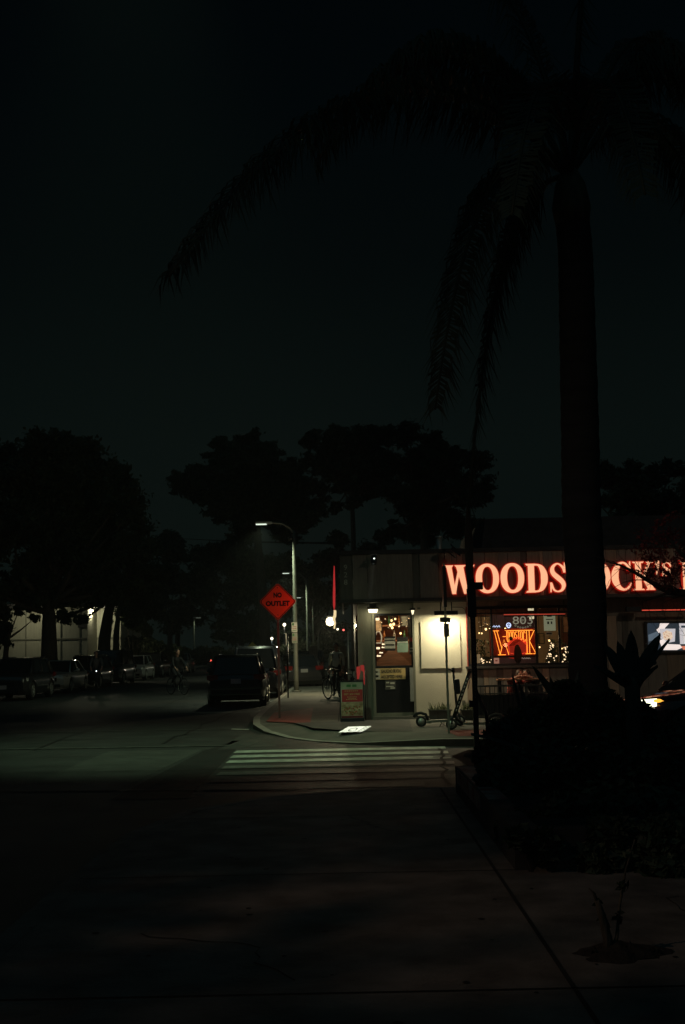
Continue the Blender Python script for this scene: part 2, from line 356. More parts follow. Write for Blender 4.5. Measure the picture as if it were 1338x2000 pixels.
flat('dark_pavement_patch', [[(p.x, p.y) for p in a]], pm('dark_concrete', (0.075, 0.075, 0.068), .85, var=.25, scale=2), z=.1365)

# ============================================================ RESTAURANT
FW, FF = 28.2, 27.6
bd = thing('restaurant_building', 'single storey restaurant on the corner with wood panel fascia and lit windows', 'building')
def wallbox(b, x0, y0, x1, y1, Y0, Y1, mi=0, Yr=None):
    X0, X1, Z0, Z1 = box_px(x0, y0, x1, y1, Yr or Y0); return b.box(X0, X1, Y0, Y1, Z0, Z1, mi)
XL = P(700, 1300, FW).x; ZB = .13
dX0, dX1, _, dZ1 = box_px(728, 1192, 811, 1396, FW)
wX0, wX1, wZ0, wZ1 = box_px(913, 1183, 1172, 1299, FW)
ZS = 2.82; XR = 14.0
b = MB()
TH = .16
b.box(XL, dX0, FW, FW+TH, ZB, ZS, 1)                   # left of door
b.box(dX0, dX1, FW, FW+TH, dZ1, ZS, 1)
b.box(dX1, wX0, FW, FW+TH, ZB, ZS, 0)                  # cream wall
b.box(wX0, wX1, FW, FW+TH, wZ1, ZS, 2)
b.box(wX0, wX1, FW, FW+TH, ZB, wZ0, 2)
b.box(wX1, XR, FW, FW+TH, ZB, ZS, 2)
b.build('front_wall', [M['stucco'], M['trim'], M['wood_a']], bd)
b = MB(); b.box(XL, XL+TH, FW+TH, 40, ZB, 3.7); b.build('side_wall', M['darktrim'], bd)
b = MB(); b.box(XL+TH, XR, 35.0, 35.1, ZB, 3.2, 0); b.box(XR-.1, XR, FW+TH, 35, ZB, 3.2, 0); b.build('interior_wall', M['brick'], bd)
b = MB(); b.box(XL+TH, XR, FW+TH, 35, ZB+.0, ZB+.03); b.build('interior_floor', M['intdark'], bd)
b = MB(); b.box(XL+TH, XR, FW+TH, 35, 3.0, 3.05); b.build('ceiling', M['inttan'], bd)
b = MB(); b.box(-.06, XR, FF+.06, FW+TH+.3, ZS, ZS+.06); b.build('soffit', M['darktrim'], bd)
b = MB(); b.box(-.02, XR, FF+.07, 40, 3.82, 3.9); b.box(-.09, XR, FF-.04, FF+.1, 3.84, 3.93); b.build('roof', M['roof'], bd)
# fascia boards
b = MB(); xs = [664, 689, 718, 806, 820, 857, 883, 893, 905, 921, 948, 974, 993, 1018, 1030, 1055, 1062, 1080, 1100, 1130, 1160, 1185, 1206, 1224, 1243, 1262, 1280, 1300, 1318, 1345]
ms = [3, 0, 0, 3, 0, 1, 0, 1, 3, 0, 1, 0, 0, 3, 1, 2, 0, 1, 0, 1, 0, 1, 0, 0, 1, 0, 0, 1, 0]
for i in range(len(xs)-1):
    X0, X1 = P(xs[i], 1130, FF).x, P(xs[i+1], 1130, FF).x
    pr = .004 if ms[i] != 3 else -.02
    b.box(X0+.004, X1-.004, FF-pr, FF+.06, ZS+.02, 3.84, ms[i])
X = P(1345, 1130, FF).x
while X < XR:
    b.box(X+.004, X+.3, FF, FF+.06, ZS+.02, 3.84, random.choice([0, 1, 2])); X += .304
b.box(-.06, -.02, FF+.07, 40, ZS+.02, 3.84, 3)
b.build('fascia', [M['wood_a'], M['wood_b'], M['wood_d'], M['wood_c']], bd)
b = MB(); b.box(-.1, XR, FF-.03, FF+.05, ZS-.06, ZS+.018); b.build('fascia_trim', M['darktrim'], bd)
b = MB(); b.box(P(690, 1180, FF).x, XR, FF+.10, FF+.13, ZS-.085, ZS-.062); b.build('drip_edge', M['lampm'], bd)
# wall cladding boards under and beside the window
b = MB()
for x0, x1, mi in [(913, 924, 2), (924, 945, 3), (946, 955, 1), (956, 970, 0), (971, 984, 3), (985, 1000, 0), (1001, 1022, 3), (1023, 1060, 0), (1061, 1074, 2), (1075, 1108, 0), (1109, 1150, 1)]:
    X0, X1 = P(x0, 1350, FW).x, P(x1, 1350, FW).x; b.box(X0, X1, FW-.012, FW, ZB, wZ0-.05, mi)
for x0, x1, mi in [(1173, 1186, 0), (1187, 1205, 2), (1206, 1215, 0), (1216, 1227, 3), (1228, 1262, 0), (1263, 1300, 0), (1301, 1345, 1)]:
    X0, X1 = P(x0, 1250, FW).x, P(x1, 1250, FW).x
    zt = P(1200, 1203, FW).z if mi in (2, 3) else ZS-.05
    b.box(X0, X1, FW-.012, FW, ZB, zt, mi)
b.build('cladding', [M['wood_a'], M['wood_b'], M['wood_d'], M['wood_c']], bd)
# window
b = MB(); fy0, fy1 = FW-.02, FW+.06
b.box(wX0-.0, wX0+.05, fy0, fy1, wZ0, wZ1); b.box(wX1-.05, wX1, fy0, fy1, wZ0, wZ1)
b.box(wX0+.05, wX1-.05, fy0, fy1, wZ1-.06, wZ1); b.box(wX0+.05, wX1-.05, fy0, fy1, wZ0, wZ0+.05)
win = b.build('window', M['darkmetal'], bd)
b = MB()
for x0, x1 in ((959, 963), (1045, 1050), (1091, 1095), (1130, 1134)):
    b.box(P(x0, 1240, FW).x, P(x1, 1240, FW).x, FW, FW+.05, wZ0+.05, wZ1-.06)
b.box(wX0+.05, wX1-.05, FW+.002, FW+.048, P(1000, 1198, FW).z, P(1000, 1196, FW).z)
b.build('mullion', M['darkmetal'], win)
b = MB(); b.add([(wX0, FW+.055, wZ0), (wX1, FW+.055, wZ0), (wX1, FW+.055, wZ1), (wX0, FW+.055, wZ1)], [(0, 1, 2, 3)]); b.build('pane', M['glass'], win)
b = MB(); b.box(wX0-.06, wX1+.06, FW-.07, FW-.013, wZ0-.05, wZ0); b.build('sill', M['darktrim'], win)
b = MB(); b.box(P(911, 1240, FW).x, wX0, FW-.03, FW+.02, wZ0-.04, wZ1, 0); b.build('red_jamb', pm('red_jamb', (.3, .04, .03), .6), win)
# door
gX0, gX1, gZ0, gZ1 = box_px(730, 1198, 808, 1297, FW)
b = MB(); b.box(dX0, dX0+.06, FW-.05, FW+.10, ZB, dZ1); b.box(dX1-.05, dX1, FW-.05, FW+.10, ZB, dZ1); b.box(dX0+.06, dX1-.05, FW-.03, FW+.1, dZ1-.07, dZ1)
dr = b.build('door', M['trim'], bd)
b = MB(); lx0, lx1 = dX0+.062, dX1-.052; zm = P(770, 1300, FW).z; zb = P(770, 1392, FW).z
b.box(lx0, lx1, FW, FW+.04, zb, zm); b.box(lx0, lx0+.03, FW, FW+.04, zm, dZ1-.072); b.box(lx1-.03, lx1, FW, FW+.04, zm, dZ1-.072); b.box(lx0+.03, lx1-.03, FW, FW+.04, dZ1-.12, dZ1-.072)
b.build('door_leaf', M['darkmetal'], dr)
b = MB(); b.add([(lx0, FW+.02, zm), (lx1, FW+.02, zm), (lx1, FW+.02, dZ1-.1), (lx0, FW+.02, dZ1-.1)], [(0, 1, 2, 3)]); b.build('door_glass', M['glass'], dr)
b = MB(); hx0, hx1, hz0, hz1 = box_px(801, 1304, 808, 1370, FW-.1); b.box(hx0, hx1, FW-.09, FW-.06, hz0, hz1); b.box(hx0, hx1, FW-.06, FW, hz0+.05, hz0+.09); b.box(hx0, hx1, FW-.06, FW, hz1-.09, hz1-.05); b.build('door_handle', M['metal'], dr)
b = MB(); b.box(dX0-.02, dX1+.02, FW-.16, FW-.052, ZB, ZB+.07); b.build('door_step', M['concrete'], dr)
b = MB(); b.box(lx0, lx1, FW-.01, FW+.05, ZB+.0, zb); b.build('door_sill', M['trim'], dr)
# pitched roof block behind
b = MB(); X0, X1, Z0, Z1 = P(948, 1040, 34).x, 16, 3.6, P(1020, 1012, 34).z
b.add([(X0-.3, 33.4, Z0), (X1, 33.4, Z0), (X1, 42, Z0), (X0-.3, 42, Z0), (X0, 34, Z1), (X1, 34, Z1), (X1, 41, Z1), (X0, 41, Z1)], [(0, 1, 5, 4), (1, 2, 6, 5), (2, 3, 7, 6), (3, 0, 4, 7), (4, 5, 6, 7)]); b.build('upper_roof', M['roof'], bd)
# black base plinth
b = MB(); b.box(dX1+.0, wX0, FW-.015, FW, ZB, ZB+.0+P(850, 1396, FW).z*0+.06); b.build('plinth', M['darktrim'], bd)
b = MB(); p0 = P(858, 1078, 31); p1 = P(857, 1051, 31); b.tube((p0.x, 31, 3.85), (p1.x, 31, p1.z), .075, n=14); b.tube((p1.x, 31, p1.z), (p1.x, 31, p1.z+.05), .1, .1, n=14)
tag(b.build('vent_pipe', M['metal'], None, (p0.x, 31, 3.85)), 'short metal vent pipe standing on the flat roof', 'pipe')

# cream board on the wall + wall lamp
X0, X1, Z0, Z1 = box_px(822, 1214, 899, 1305, FW)
b = MB(); b.box(X0, X1, FW-.035, FW-.001, Z0, Z1)
tag(b.build('wall_board', M['board'], None, (X0, FW, Z0)), 'blank cream board fixed flat on the pale wall under the bar lamp', 'board')
bx0, bx1, bz0, bz1 = box_px(848, 1193, 894, 1200, FW-.42)
wl = thing('bar_lamp', 'dark bar shaped wall lamp hanging over the cream board', 'lamp', ((bx0+bx1)/2, FW-.42, bz0))
def loc(b, name, mat, par): return b.build(name, mat, par, par.location)
b = MB(); b.box(bx0, bx1, FW-.46, FW-.38, bz0+.03, bz1); b.box(bx0, bx1, FW-.465, FW-.455, bz0-.012, bz0+.03); loc(b, 'housing', M['darkmetal'], wl)
b = MB(); b.box(bx0+.02, bx1-.02, FW-.44, FW-.39, bz0+.012, bz0+.028); loc(b, 'lens', em('warm_white_tube', (1.0, .92, .62), 6), wl)
for f_ in (.28, .75):
    b = MB(); xx = bx0+(bx1-bx0)*f_; b.tube((xx, FW-.42, bz1), (xx, FW-.42, ZS-.06), .012); loc(b, 'bracket', M['darkmetal'], wl)
lamp('AREA', 'bar_lamp_light', ((bx0+bx1)/2, FW-.40, bz0-.01), 36, (1.0, .88, .56), aim=((bx0+bx1)/2, FW-.22, 0), sx=.5, sy=.06)
b = MB(); b.path([P(x, y, FW-.012) for x, y in ((884, 1186), (903, 1186.5), (908, 1190), (911, 1203), (913, 1250), (916, 1300), (917.5, 1330), (914, 1345))], .007, 5)
tag(b.build('cable', M['rust'], None, tuple(P(917, 1330, FW))), 'thin dark cable running down the cream wall left of the tall dark post', 'cable')
for (x0, y0, x1, y1, lb) in ((903, 1368, 909, 1378, 'small grey outlet box low on the cream wall'), (815, 1186.5, 821, 1190, 'small junction box under the roof edge right of the door')):
    b = MB(); wallbox(b, x0, y0, x1, y1, FW-.05, FW-.001); tag(b.build('junction_box', M['lampm'], None, tuple(P(x0, y1, FW))), lb, 'box')
# soffit lamps by the door
for (x0, y0, x1, y1, nm, st) in ((719, 1190, 738, 1196.5, 'square', 2.6), (803.5, 1192, 809, 1200, 'slim', 1.5)):
    X0, X1, Z0, Z1 = box_px(x0, y0, x1, y1, FW-.3)
    lt = thing('soffit_lamp', 'bright %s lamp above the restaurant door' % ('wide flat' if nm == 'square' else 'small narrow'), 'lamp', ((X0+X1)/2, FW-.3, Z0))
    b = MB(); b.box(X0-.02, X1+.02, FW-.36, FW-.16, Z1, Z1+.05); b.box(X0+.03, X1-.03, FW-.32, FW-.2, Z1+.05, ZS-.055); loc(b, 'housing', M['darktrim'], lt)
    b = MB(); b.add([(X0, FW-.35, Z1), (X1, FW-.35, Z1), (X1, FW-.17, Z1), (X0, FW-.17, Z1), (X0+.02, FW-.32, Z0), (X1-.02, FW-.32, Z0), (X1-.02, FW-.2, Z0), (X0+.02, FW-.2, Z0)], [(0, 1, 5, 4), (1, 2, 6, 5), (2, 3, 7, 6), (3, 0, 4, 7), (4, 5, 6, 7)])
    loc(b, 'diffuser', em('soffit_diffuser_'+nm, (1.0, .86, .55), st), lt)
    if nm == 'square': lamp('POINT', 'soffit_light', ((X0+X1)/2, FW-.3, Z0-.03), 4.5, (1.0, .84, .52), .05)

# ------------------------------------------------------------ big sign letters
LET = dict(
 O=[('ring', (.5, .5, .5, .5), (.51, .5, .235, .40))],
 S=[('str', [(.90, .70, .13), (.80, .85, .14), (.52, .955, .085), (.27, .88, .17), (.18, .75, .25), (.27, .62, .28), (.52, .49, .30), (.76, .36, .28), (.84, .23, .24), (.73, .09, .15), (.47, .04, .08), (.24, .11, .12), (.12, .30, .12)]),
    ('poly', [(.84, .66), (.97, .66), (.97, .99), (.90, .99)]), ('poly', [(.03, .02), (.1, .02), (.16, .34), (.03, .34)])],
 C=[('str', [(.90, .68, .10), (.80, .86, .13), (.56, .955, .085), (.33, .86, .22), (.19, .66, .33), (.16, .5, .35), (.19, .33, .33), (.34, .14, .22), (.6, .05, .10), (.82, .12, .10), (.96, .27, .05)]),
    ('poly', [(.83, .68), (.95, .68), (.95, .99), (.89, .99)])],
 T=[('poly', [(.35, .03), (.65, .03), (.65, .97), (.35, .97)]), ('poly', [(.22, 0), (.78, 0), (.72, .045), (.28, .045)]), ('poly', [(.02, .94), (.98, .94), (.98, 1), (.02, 1)]), ('poly', [(.0, .72), (.06, .72), (.2, .95), (.02, .95)]), ('poly', [(.94, .72), (1, .72), (.98, .95), (.8, .95)])],
 K=[('poly', [(.14, .03), (.42, .03), (.42, .97), (.14, .97)]), ('poly', [(.0, 0), (.56, 0), (.5, .05), (.06, .05)]), ('poly', [(.0, 1), (.56, 1), (.5, .95), (.06, .95)]),
    ('poly', [(.42, .46), (.50, .38), (.86, .97), (.74, .97)]), ('poly', [(.42, .46), (.56, .62), (1.0, .03), (.70, .03)]), ('poly', [(.60, 0), (1.04, 0), (1.0, .05), (.66, .05)]), ('poly', [(.64, 1), (1.0, 1), (.96, .95), (.68, .95)])],
 W=[('poly', [(.10, .93), (.27, .93), (.40, .0), (.27, .0)]), ('poly', [(.0, 1), (.33, 1), (.28, .93), (.05, .93)]), ('poly', [(.30, .05), (.39, .02), (.53, .75), (.50, .93)]),
    ('poly', [(.42, .93), (.66, .93), (.80, .0), (.66, .0)]), ('poly', [(.36, 1), (.74, 1), (.68, .93), (.42, .93)]), ('poly', [(.70, .05), (.79, .02), (.96, .90), (.89, .93)]), ('poly', [(.80, 1), (1.03, 1), (1.0, .94), (.85, .94)])],
 D=[('poly', [(.12, .03), (.40, .03), (.40, .97), (.12, .97)]), ('poly', [(.0, 0), (.45, 0), (.45, .07), (.06, .06)]), ('poly', [(.0, 1), (.45, 1), (.45, .93), (.06, .94)]),
    ('str', [(.40, .965, .07), (.58, .95, .09), (.72, .86, .2), (.82, .68, .28), (.84, .5, .31), (.82, .32, .28), (.72, .14, .2), (.58, .05, .09), (.40, .035, .07)])],
 P=[('poly', [(.14, .03), (.42, .03), (.42, .97), (.14, .97)]), ('poly', [(.0, 0), (.56, 0), (.5, .05), (.06, .05)]), ('poly', [(.0, 1), (.45, 1), (.45, .94), (.06, .94)]),
    ('str', [(.42, .965, .07), (.62, .95, .1), (.80, .86, .22), (.86, .73, .28), (.80, .60, .22), (.62, .5, .1), (.42, .48, .07)])],
)
LET["'"] = [('poly', [(.05, 1), (.95, 1), (.95, .6), (.05, .6)]), ('poly', [(.5, .62), (.95, .62), (.3, 0), (.1, .08)])]
def letter(ch, x0, y0, x1, y1, Y, mf, ms_, depth=.11):
    X0, X1, Z0, Z1 = box_px(x0, y0, x1, y1, Y); b = MB(); k = 0; asp = (Z1-Z0)/(X1-X0)
    def f(x, z, d): return (X0+x*(X1-X0), Y+d, Z0+z*(Z1-Z0))
    for it in LET[ch]:
        k += 1; d0 = -depth-.0006*k
        rimd = -depth+.012-.0006*k; ga = .028
        if it[0] == 'poly':
            b.prism(it[1], d0, 0, f, 0, 1); cx_ = sum(p[0] for p in it[1])/len(it[1]); cy_ = sum(p[1] for p in it[1])/len(it[1])
            b.prism([(x+ga*asp*(1 if x > cx_ else -1), z+ga*(1 if z > cy_ else -1)) for x, z in it[1]], rimd, 0, f, 1, 1)
        elif it[0] == 'ring':
            n = 40; o_, i_ = it[1], it[2]
            def se(c, t): ex = .92; cx, sx = math.cos(t), math.sin(t); return (c[0]+c[2]*math.copysign(abs(cx)**ex, cx), c[1]+c[3]*math.copysign(abs(sx)**ex, sx))
            b.ribbon([se(o_, 2*math.pi*i/n) for i in range(n)], [se(i_, 2*math.pi*i/n) for i in range(n)], d0, 0, f, 0, 1, True)
            o2 = (o_[0], o_[1], o_[2]+ga*asp, o_[3]+ga); i2 = (i_[0], i_[1], i_[2]-ga*asp, i_[3]-ga)
            b.ribbon([se(o2, 2*math.pi*i/n) for i in range(n)], [se(i2, 2*math.pi*i/n) for i in range(n)], rimd, 0, f, 1, 1, True)
        else:
            pts = catmull(it[1], 5); L = []; Q = []
            for i, p in enumerate(pts):
                a_, c_ = pts[max(i-1, 0)], pts[min(i+1, len(pts)-1)]
                t = Vector((c_[0]-a_[0], (c_[1]-a_[1])*asp)).normalized(); nrm = Vector((t.y, -t.x))
                L.append((p[0]+nrm.x*p[2]/2, p[1]+nrm.y*p[2]/2/asp)); Q.append((p[0]-nrm.x*p[2]/2, p[1]-nrm.y*p[2]/2/asp))
            b.ribbon(L, Q, d0, 0, f, 0, 1)
            L = []; Q = []
            for i, p in enumerate(pts):
                a_, c_ = pts[max(i-1, 0)], pts[min(i+1, len(pts)-1)]
                t = Vector((c_[0]-a_[0], (c_[1]-a_[1])*asp)).normalized(); nrm = Vector((t.y, -t.x)); hw_ = p[2]/2+ga*asp
                L.append((p[0]+nrm.x*hw_, p[1]+nrm.y*hw_/asp)); Q.append((p[0]-nrm.x*hw_, p[1]-nrm.y*hw_/asp))
            b.ribbon(L, Q, rimd, 0, f, 1, 1)
    return b
sign_face = em('sign_face', (1.0, .46, .25), 1.08); sign_side = em('sign_return', (1.0, .03, .012), .30)
YS = FF-.012
sg = thing('shop_sign', 'large glowing peach and red serif letters mounted along the wooden fascia', 'sign', (P(865, 1130, YS).x, YS, P(1000, 1160, YS).z))
lets = [('W', 866, 1104.5, 925, 1160.5), ('O', 928, 1101.5, 973.5, 1159), ('O', 976.5, 1100.5, 1022.5, 1158.5), ('D', 1025, 1101.5, 1068.5, 1157.5), ('S', 1071.5, 1099, 1104, 1158),
        ('T', 1106, 1100, 1144, 1156), ('O', 1146, 1099, 1190.5, 1156.5), ('C', 1193, 1097, 1232, 1155), ('K', 1233, 1097.5, 1275, 1153), ("'", 1277, 1096, 1286, 1124), ('S', 1290, 1098, 1309, 1126),
        ('P', 1326, 1096, 1364, 1152)]
for ch, x0, y0, x1, y1 in lets:
    ch_b = letter(ch, x0, y0, x1, y1, YS, 0, 1); ch_b.build('letter', [sign_face, sign_side], sg, sg.location)
X0, X1, Z0, Z1 = box_px(866, 1100, 1338, 1156, YS)
# side sign glowing red down the side street wall
b = MB(); sx, sy0, sy1 = -.20, 28.6, 33.0
z1 = P(651, 1108, 29).z; z0 = P(651, 1192, 29).z
pts = [P(x, y, 28.7) for x, y in ((652, 1105), (653, 1105), (654.5, 1150), (654.3, 1182), (652.5, 1192), (650.6, 1184), (650, 1166), (651, 1130))]
for p_ in pts: p_.x -= .0
b.add(pts+[p_+Vector((.005, .35, 0)) for p_ in pts], [tuple(range(8)), tuple(range(15, 7, -1))]+[(i, (i+1) % 8, (i+1) % 8+8, i+8) for i in range(8)], 0)
tag(b.build('side_sign', em('red_neon_panel', (1.0, .06, .06), .36), None, (-.1, sy0, z0+.25)), 'thin glowing red sign seen edge on along the side of the building', 'sign')
lamp('POINT', 'side_sign_glow', (-.75, 28.9, 2.7), 9, (1.0, .05, .03), .15)
# house number
X0 = P(675, 1120, FF-.03).x
nb = MB()
for i, ch in enumerate('928'):
    zc = P(675, 1108+14.5*i, FF).z; nb.text(ch, X0, zc, .115, FF-.0+.012, wid=.075)
tag(nb.build('house_number', pm('number_paint', (.42, .42, .36), .7, bump=0), None, (X0, FF+.012, P(675, 1135, FF).z)), 'house number 928 in pale digits stacked down the dark fascia corner', 'number')

# floor decal and the projector that lights it
dc = [G(*p, .14) for p in ((661, 1430.5), (708, 1429), (725.5, 1418), (680, 1419.5))]
b = MB(); b.add([(p.x, p.y, .1395) for p in dc], [(0, 1, 2, 3)], 0)
e1 = dc[1]-dc[0]; e2 = dc[3]-dc[0]
def dp(u, v, z=.1405): p = dc[0]*(1-u)*(1-v)+dc[1]*u*(1-v)+dc[2]*u*v+dc[3]*(1-u)*v; return (p.x, p.y, z)
def on_decal(body, u0, u1, v0, v1, mi, rot=False):
    t = MB().text(body, 0, 0, 1, 0, wid=1)
    vs = []
    for x, _, z in t.v:
        a_, c_ = (x+.5, z+.5)
        if rot: a_, c_ = 1-c_, a_
        vs.append(dp(u0+(u1-u0)*a_, v0+(v1-v0)*c_))
    b.add(vs, t.f, mi)
on_decal('TOGO', .80, .96, .03, .97, 1, True)
b.add([dp(.76, .02), dp(.785, .02), dp(.785, .98), dp(.76, .98)], [(0, 1, 2, 3)], 1)
ring = [(dp(.42+.17*math.cos(t)*k, .45+.30*math.sin(t)*k)) for k in (1, .74) for t in [2*math.pi*i/24 for i in range(20)]]
b.add(ring, [(i, i+1, 21+i, 20+i) for i in range(19)], 1)
b.add([dp(.25, .4), dp(.29, .4), dp(.29, .6), dp(.25, .6)], [(0, 1, 2, 3)], 1); b.add([dp(.56, .3), dp(.6, .3), dp(.6, .45), dp(.56, .45)], [(0, 1, 2, 3)], 1)
tag(b.build('floor_decal', [pm('decal_white', (.75, .75, .66), .7, var=.05, bump=0), pm('decal_ink', (.05, .05, .04), .7, var=.1, bump=0)], None, tuple(dc[0])), 'brightly lit white floor sticker lying on the corner pavement', 'floor sticker')
pl = P(731, 1091, FF-.12); cen = sum(dc, Vector())/4
pj = thing('spot_projector', 'tiny bright projector lamp under the roof edge above the door', 'lamp', tuple(pl))
dirv = (cen-pl).normalized(); q = dirv.to_track_quat('Z', 'Y').to_matrix().to_4x4(); q.translation = pl
ap = []
for p in dc:
    v = q.inverted() @ p; ap.append((v.x*.14/v.z, v.y*.14/v.z))
O = .05
b = MB()
def T(x, y, z): return q @ Vector((x, y, z))
sq = [(-O, -O), (O, -O), (O, O), (-O, O)]
# match aperture corners to plate corners by angle
ap = sorted(ap, key=lambda c: math.atan2(c[1], c[0])); sq = sorted(sq, key=lambda c: math.atan2(c[1], c[0]))
b.ribbon(ap, sq, .138, .141, T, closed=True)
b.ribbon([(x*1.06, y*1.06) for x, y in sq], sq, -.05, .141, T, closed=True)
b.build('housing', M['darkmetal'], pj, pl)
b = MB(); pb = P(731, 1091, FF-.1); b.tube((pl.x, pl.y, pl.z+.05), (pl.x, FF-.004, pl.z+.09), .01); b.ball(P(731, 1091, FF-.19), .019, 10, 1); b.build('bracket', [M['darkmetal'], em('projector_glow', (.9, 1, .9), 2)], pj, pl)
lamp('SPOT', 'projector_light', tuple(pl), 1000, (.95, 1.0, .88), .0006, tuple(cen), 34, .1)

# gooseneck flood on the roof edge
g = thing('roof_floodlight', 'dark floodlight on an arm at the roof edge above the first sign letters', 'floodlight', tuple(P(888, 1088, 27.5)))
b = MB(); b.path([P(868, 1072, 27.6), P(880, 1082, 27.3), P(890, 1090, 27.2)], .012); b.path([P(880, 1063, 27.4), P(892, 1075, 27.2), P(900, 1084, 27.1)], .014); b.tube(P(868, 1072, 27.6), P(868, 1092, 27.6), .012); loc(b, 'arm', M['darkmetal'], g)
b = MB(); c = P(891, 1077, 27.2); b.cbox(c, (.26, .14, .09), rot=Matrix.Rotation(R(38), 4, 'Y')); loc(b, 'lamp_head', M['darkmetal'], g)

# heat tubes / neon rails
for (x0, y, x1, nm, lab) in ((984, 1200.5, 1104, 'window', 'long thin red tube lamp across the top of the restaurant window'), (1254, 1192, 1345, 'wall', 'red tube lamp above the television on the right of the wall')):
    p0, p1 = P(x0, y, 27.9), P(x1, y-1.2, 27.9); t = thing('tube_lamp', lab, 'lamp', tuple(p0))
    b = MB(); b.tube(p0, p1, .011, n=8); loc(b, 'tube', em('red_tube_'+nm, (1.0, .11, .06), (.38 if nm == 'window' else .7)), t)
    b = MB(); b.box(p0.x, p1.x, 27.9-.03, 27.93, p0.z-.05, p0.z-.022, 0); b.tube(p0+Vector((.02, 0, 0)), Vector((p0.x+.02, 27.9, ZS-.06)), .008); b.tube(p1-Vector((.02, 0, 0)), Vector((p1.x-.02, 27.9, ZS-.06)), .008); loc(b, 'bracket', M['darkmetal'], t)
b = MB(); wallbox(b, 1224, 1185, 1252, 1194, 27.8, 27.95); tag(b.build('speaker', M['darkmetal'], None, tuple(P(1238, 1194, 27.9))), 'small black box under the soffit left of the red tube above the television', 'speaker')

# ------------------------------------------------------------ inside: lights and furniture
lamp('AREA', 'dining_light', (5.4, 31.5, 2.85), 26, (1.0, .62, .30), aim=(5.4, 31.5, 0), sx=6, sy=4)
lamp('AREA', 'counter_light', (1.4, 31.2, 2.8), 62, (1.0, .62, .32), aim=(1.4, 31.2, 0), sx=1.6, sy=3)
bulbm = em('bulb_glow', (1.0, .62, .26), 3.2); cool = em('blue_neon', (.55, .65, 1.0), 1.6)
bulbs = [(949, 1229, 29.4, 2.6), (970, 1230, 29.3, 2.3), (987, 1228, 29.5, 2.2), (936, 1236.5, 31, 1.7), (941, 1237, 31, 1.7), (967, 1246, 30.5, 1.4), (1041, 1234, 29.4, 2.0), (1024, 1237, 29.8, 1.8),
         (1073, 1251, 29.8, 2.3), (1054, 1264, 31, 1.8), (1098, 1267, 31, 1.8), (1101, 1266, 31, 1.5), (922, 1212, 29, 1.4), (1046, 1264, 30.5, 1.2), (1012, 1257, 30, 1.2),
         (763, 1221, 30.5, 3.3), (769, 1219, 30.5, 3.0), (766, 1226, 30.5, 2.8), (782.5, 1237, 30.2, 2.5), (731.5, 1245, 30, 2.1), (765, 1212, 31.5, 2.5), (772, 1209, 32, 2.2)]
BL = ['bulb brightest of those left of the yellow neon letter W', 'bulb just above the left top of the neon sign', 'bulb over the second neon stroke below the blue cup', 'left one of the close pair in the left window pane', 'right one of the close pair in the left window pane', 'bulb glinting at the left edge of the neon sign', 'bulb at the top right corner of the neon sign', 'bulb in front of the small neon letters near the K', 'bright lone bulb below the paper poster', 'bulb low beside the dark mullion right of the neon sign', 'left of two bulbs above the right fairy light tree', 'right of two bulbs above the right fairy light tree', 'tiny bulb at the left window frame behind the dark post', 'faint bulb at the lower right of the neon letter K', 'faint bulb inside the red arch of the neon sign', 'left bulb of the bright cluster behind the door glass', 'upper right bulb of the bright cluster behind the door glass', 'lowest bulb of the bright cluster behind the door glass', 'lone bulb hanging right of the cluster behind the door glass', 'bulb beside the rounded metal frame behind the door glass', 'small bulb above the bright cluster behind the door glass', 'highest bulb near the ceiling behind the door glass']
for i, (x, y, Y, r) in enumerate(bulbs):
    p = P(x, y, Y); rr = r/85*Y/28*.95
    t = thing('pendant_bulb', '', 'bulb', tuple(p), 0, 'pendant bulbs inside the restaurant')
    t['label'] = 'warm '+BL[i]
    t['group'] = 'bulbs seen through the door' if x < 900 else 'bulbs seen through the window'
    b = MB(); b.ball(p, (rr*.85, rr*.85, rr), 8); loc(b, 'bulb', bulbm, t)
    b = MB(); b.tube(p+Vector((0, 0, rr)), (p.x, p.y, 3.0), .006, n=4); b.tube(p+Vector((0, 0, rr*.8)), p+Vector((0, 0, rr*1.8)), .014, n=6); loc(b, 'cord', M['ink'], t)
for x, y, Y, pw in ((1.25, 30.4, 2.2, 3.5), (3.4, 29.3, 2.1, 2), (4.7, 29.7, 1.9, 2)):
    lamp('POINT', 'bulb_light', (x, y, Y), pw, (1.0, .6, .28), .05)
ct = thing('counter', 'wooden service counter inside the restaurant behind the door', 'counter', (1.3, 31.2, .16))
b = MB(); b.box(.6, 2.3, 31.0, 31.6, .16, 1.15); loc(b, 'counter_front', M['intwood'], ct); b = MB(); b.box(.55, 2.35, 30.95, 31.65, 1.152, 1.2); loc(b, 'counter_top', M['intwood'], ct)
# slanted wooden partition close behind the door glass
b = MB(); b.add([(dX0+.1, 29.0, 1.05), (dX1+.3, 29.0, 1.05), (dX1+.3, 29.6, 1.95), (dX0+.5, 29.6, 1.75), (dX0+.1, 29.3, 1.4)], [(0, 1, 2, 3, 4)]); b.box(dX0+.1, dX1+.3, 29.0, 29.05, .16, 1.05)
tag(b.build('partition', M['intwood'], None, (dX0+.2, 29.0, .16)), 'sloping reddish wooden partition seen low through the door glass', 'partition')
sh_ = thing('shelf', 'wall shelf above the counter seen through the door glass', 'shelf', (1.3, 33.2, 1.9)); b = MB(); b.box(.5, 2.6, 33.1, 33.4, 1.9, 1.94); b.box(.5, 2.6, 33.1, 33.4, 2.3, 2.34); b.box(.5, .54, 33.1, 33.4, 1.94, 2.3); b.box(2.56, 2.6, 33.1, 33.4, 1.94, 2.3); loc(b, 'boards', M['intwood'], sh_)
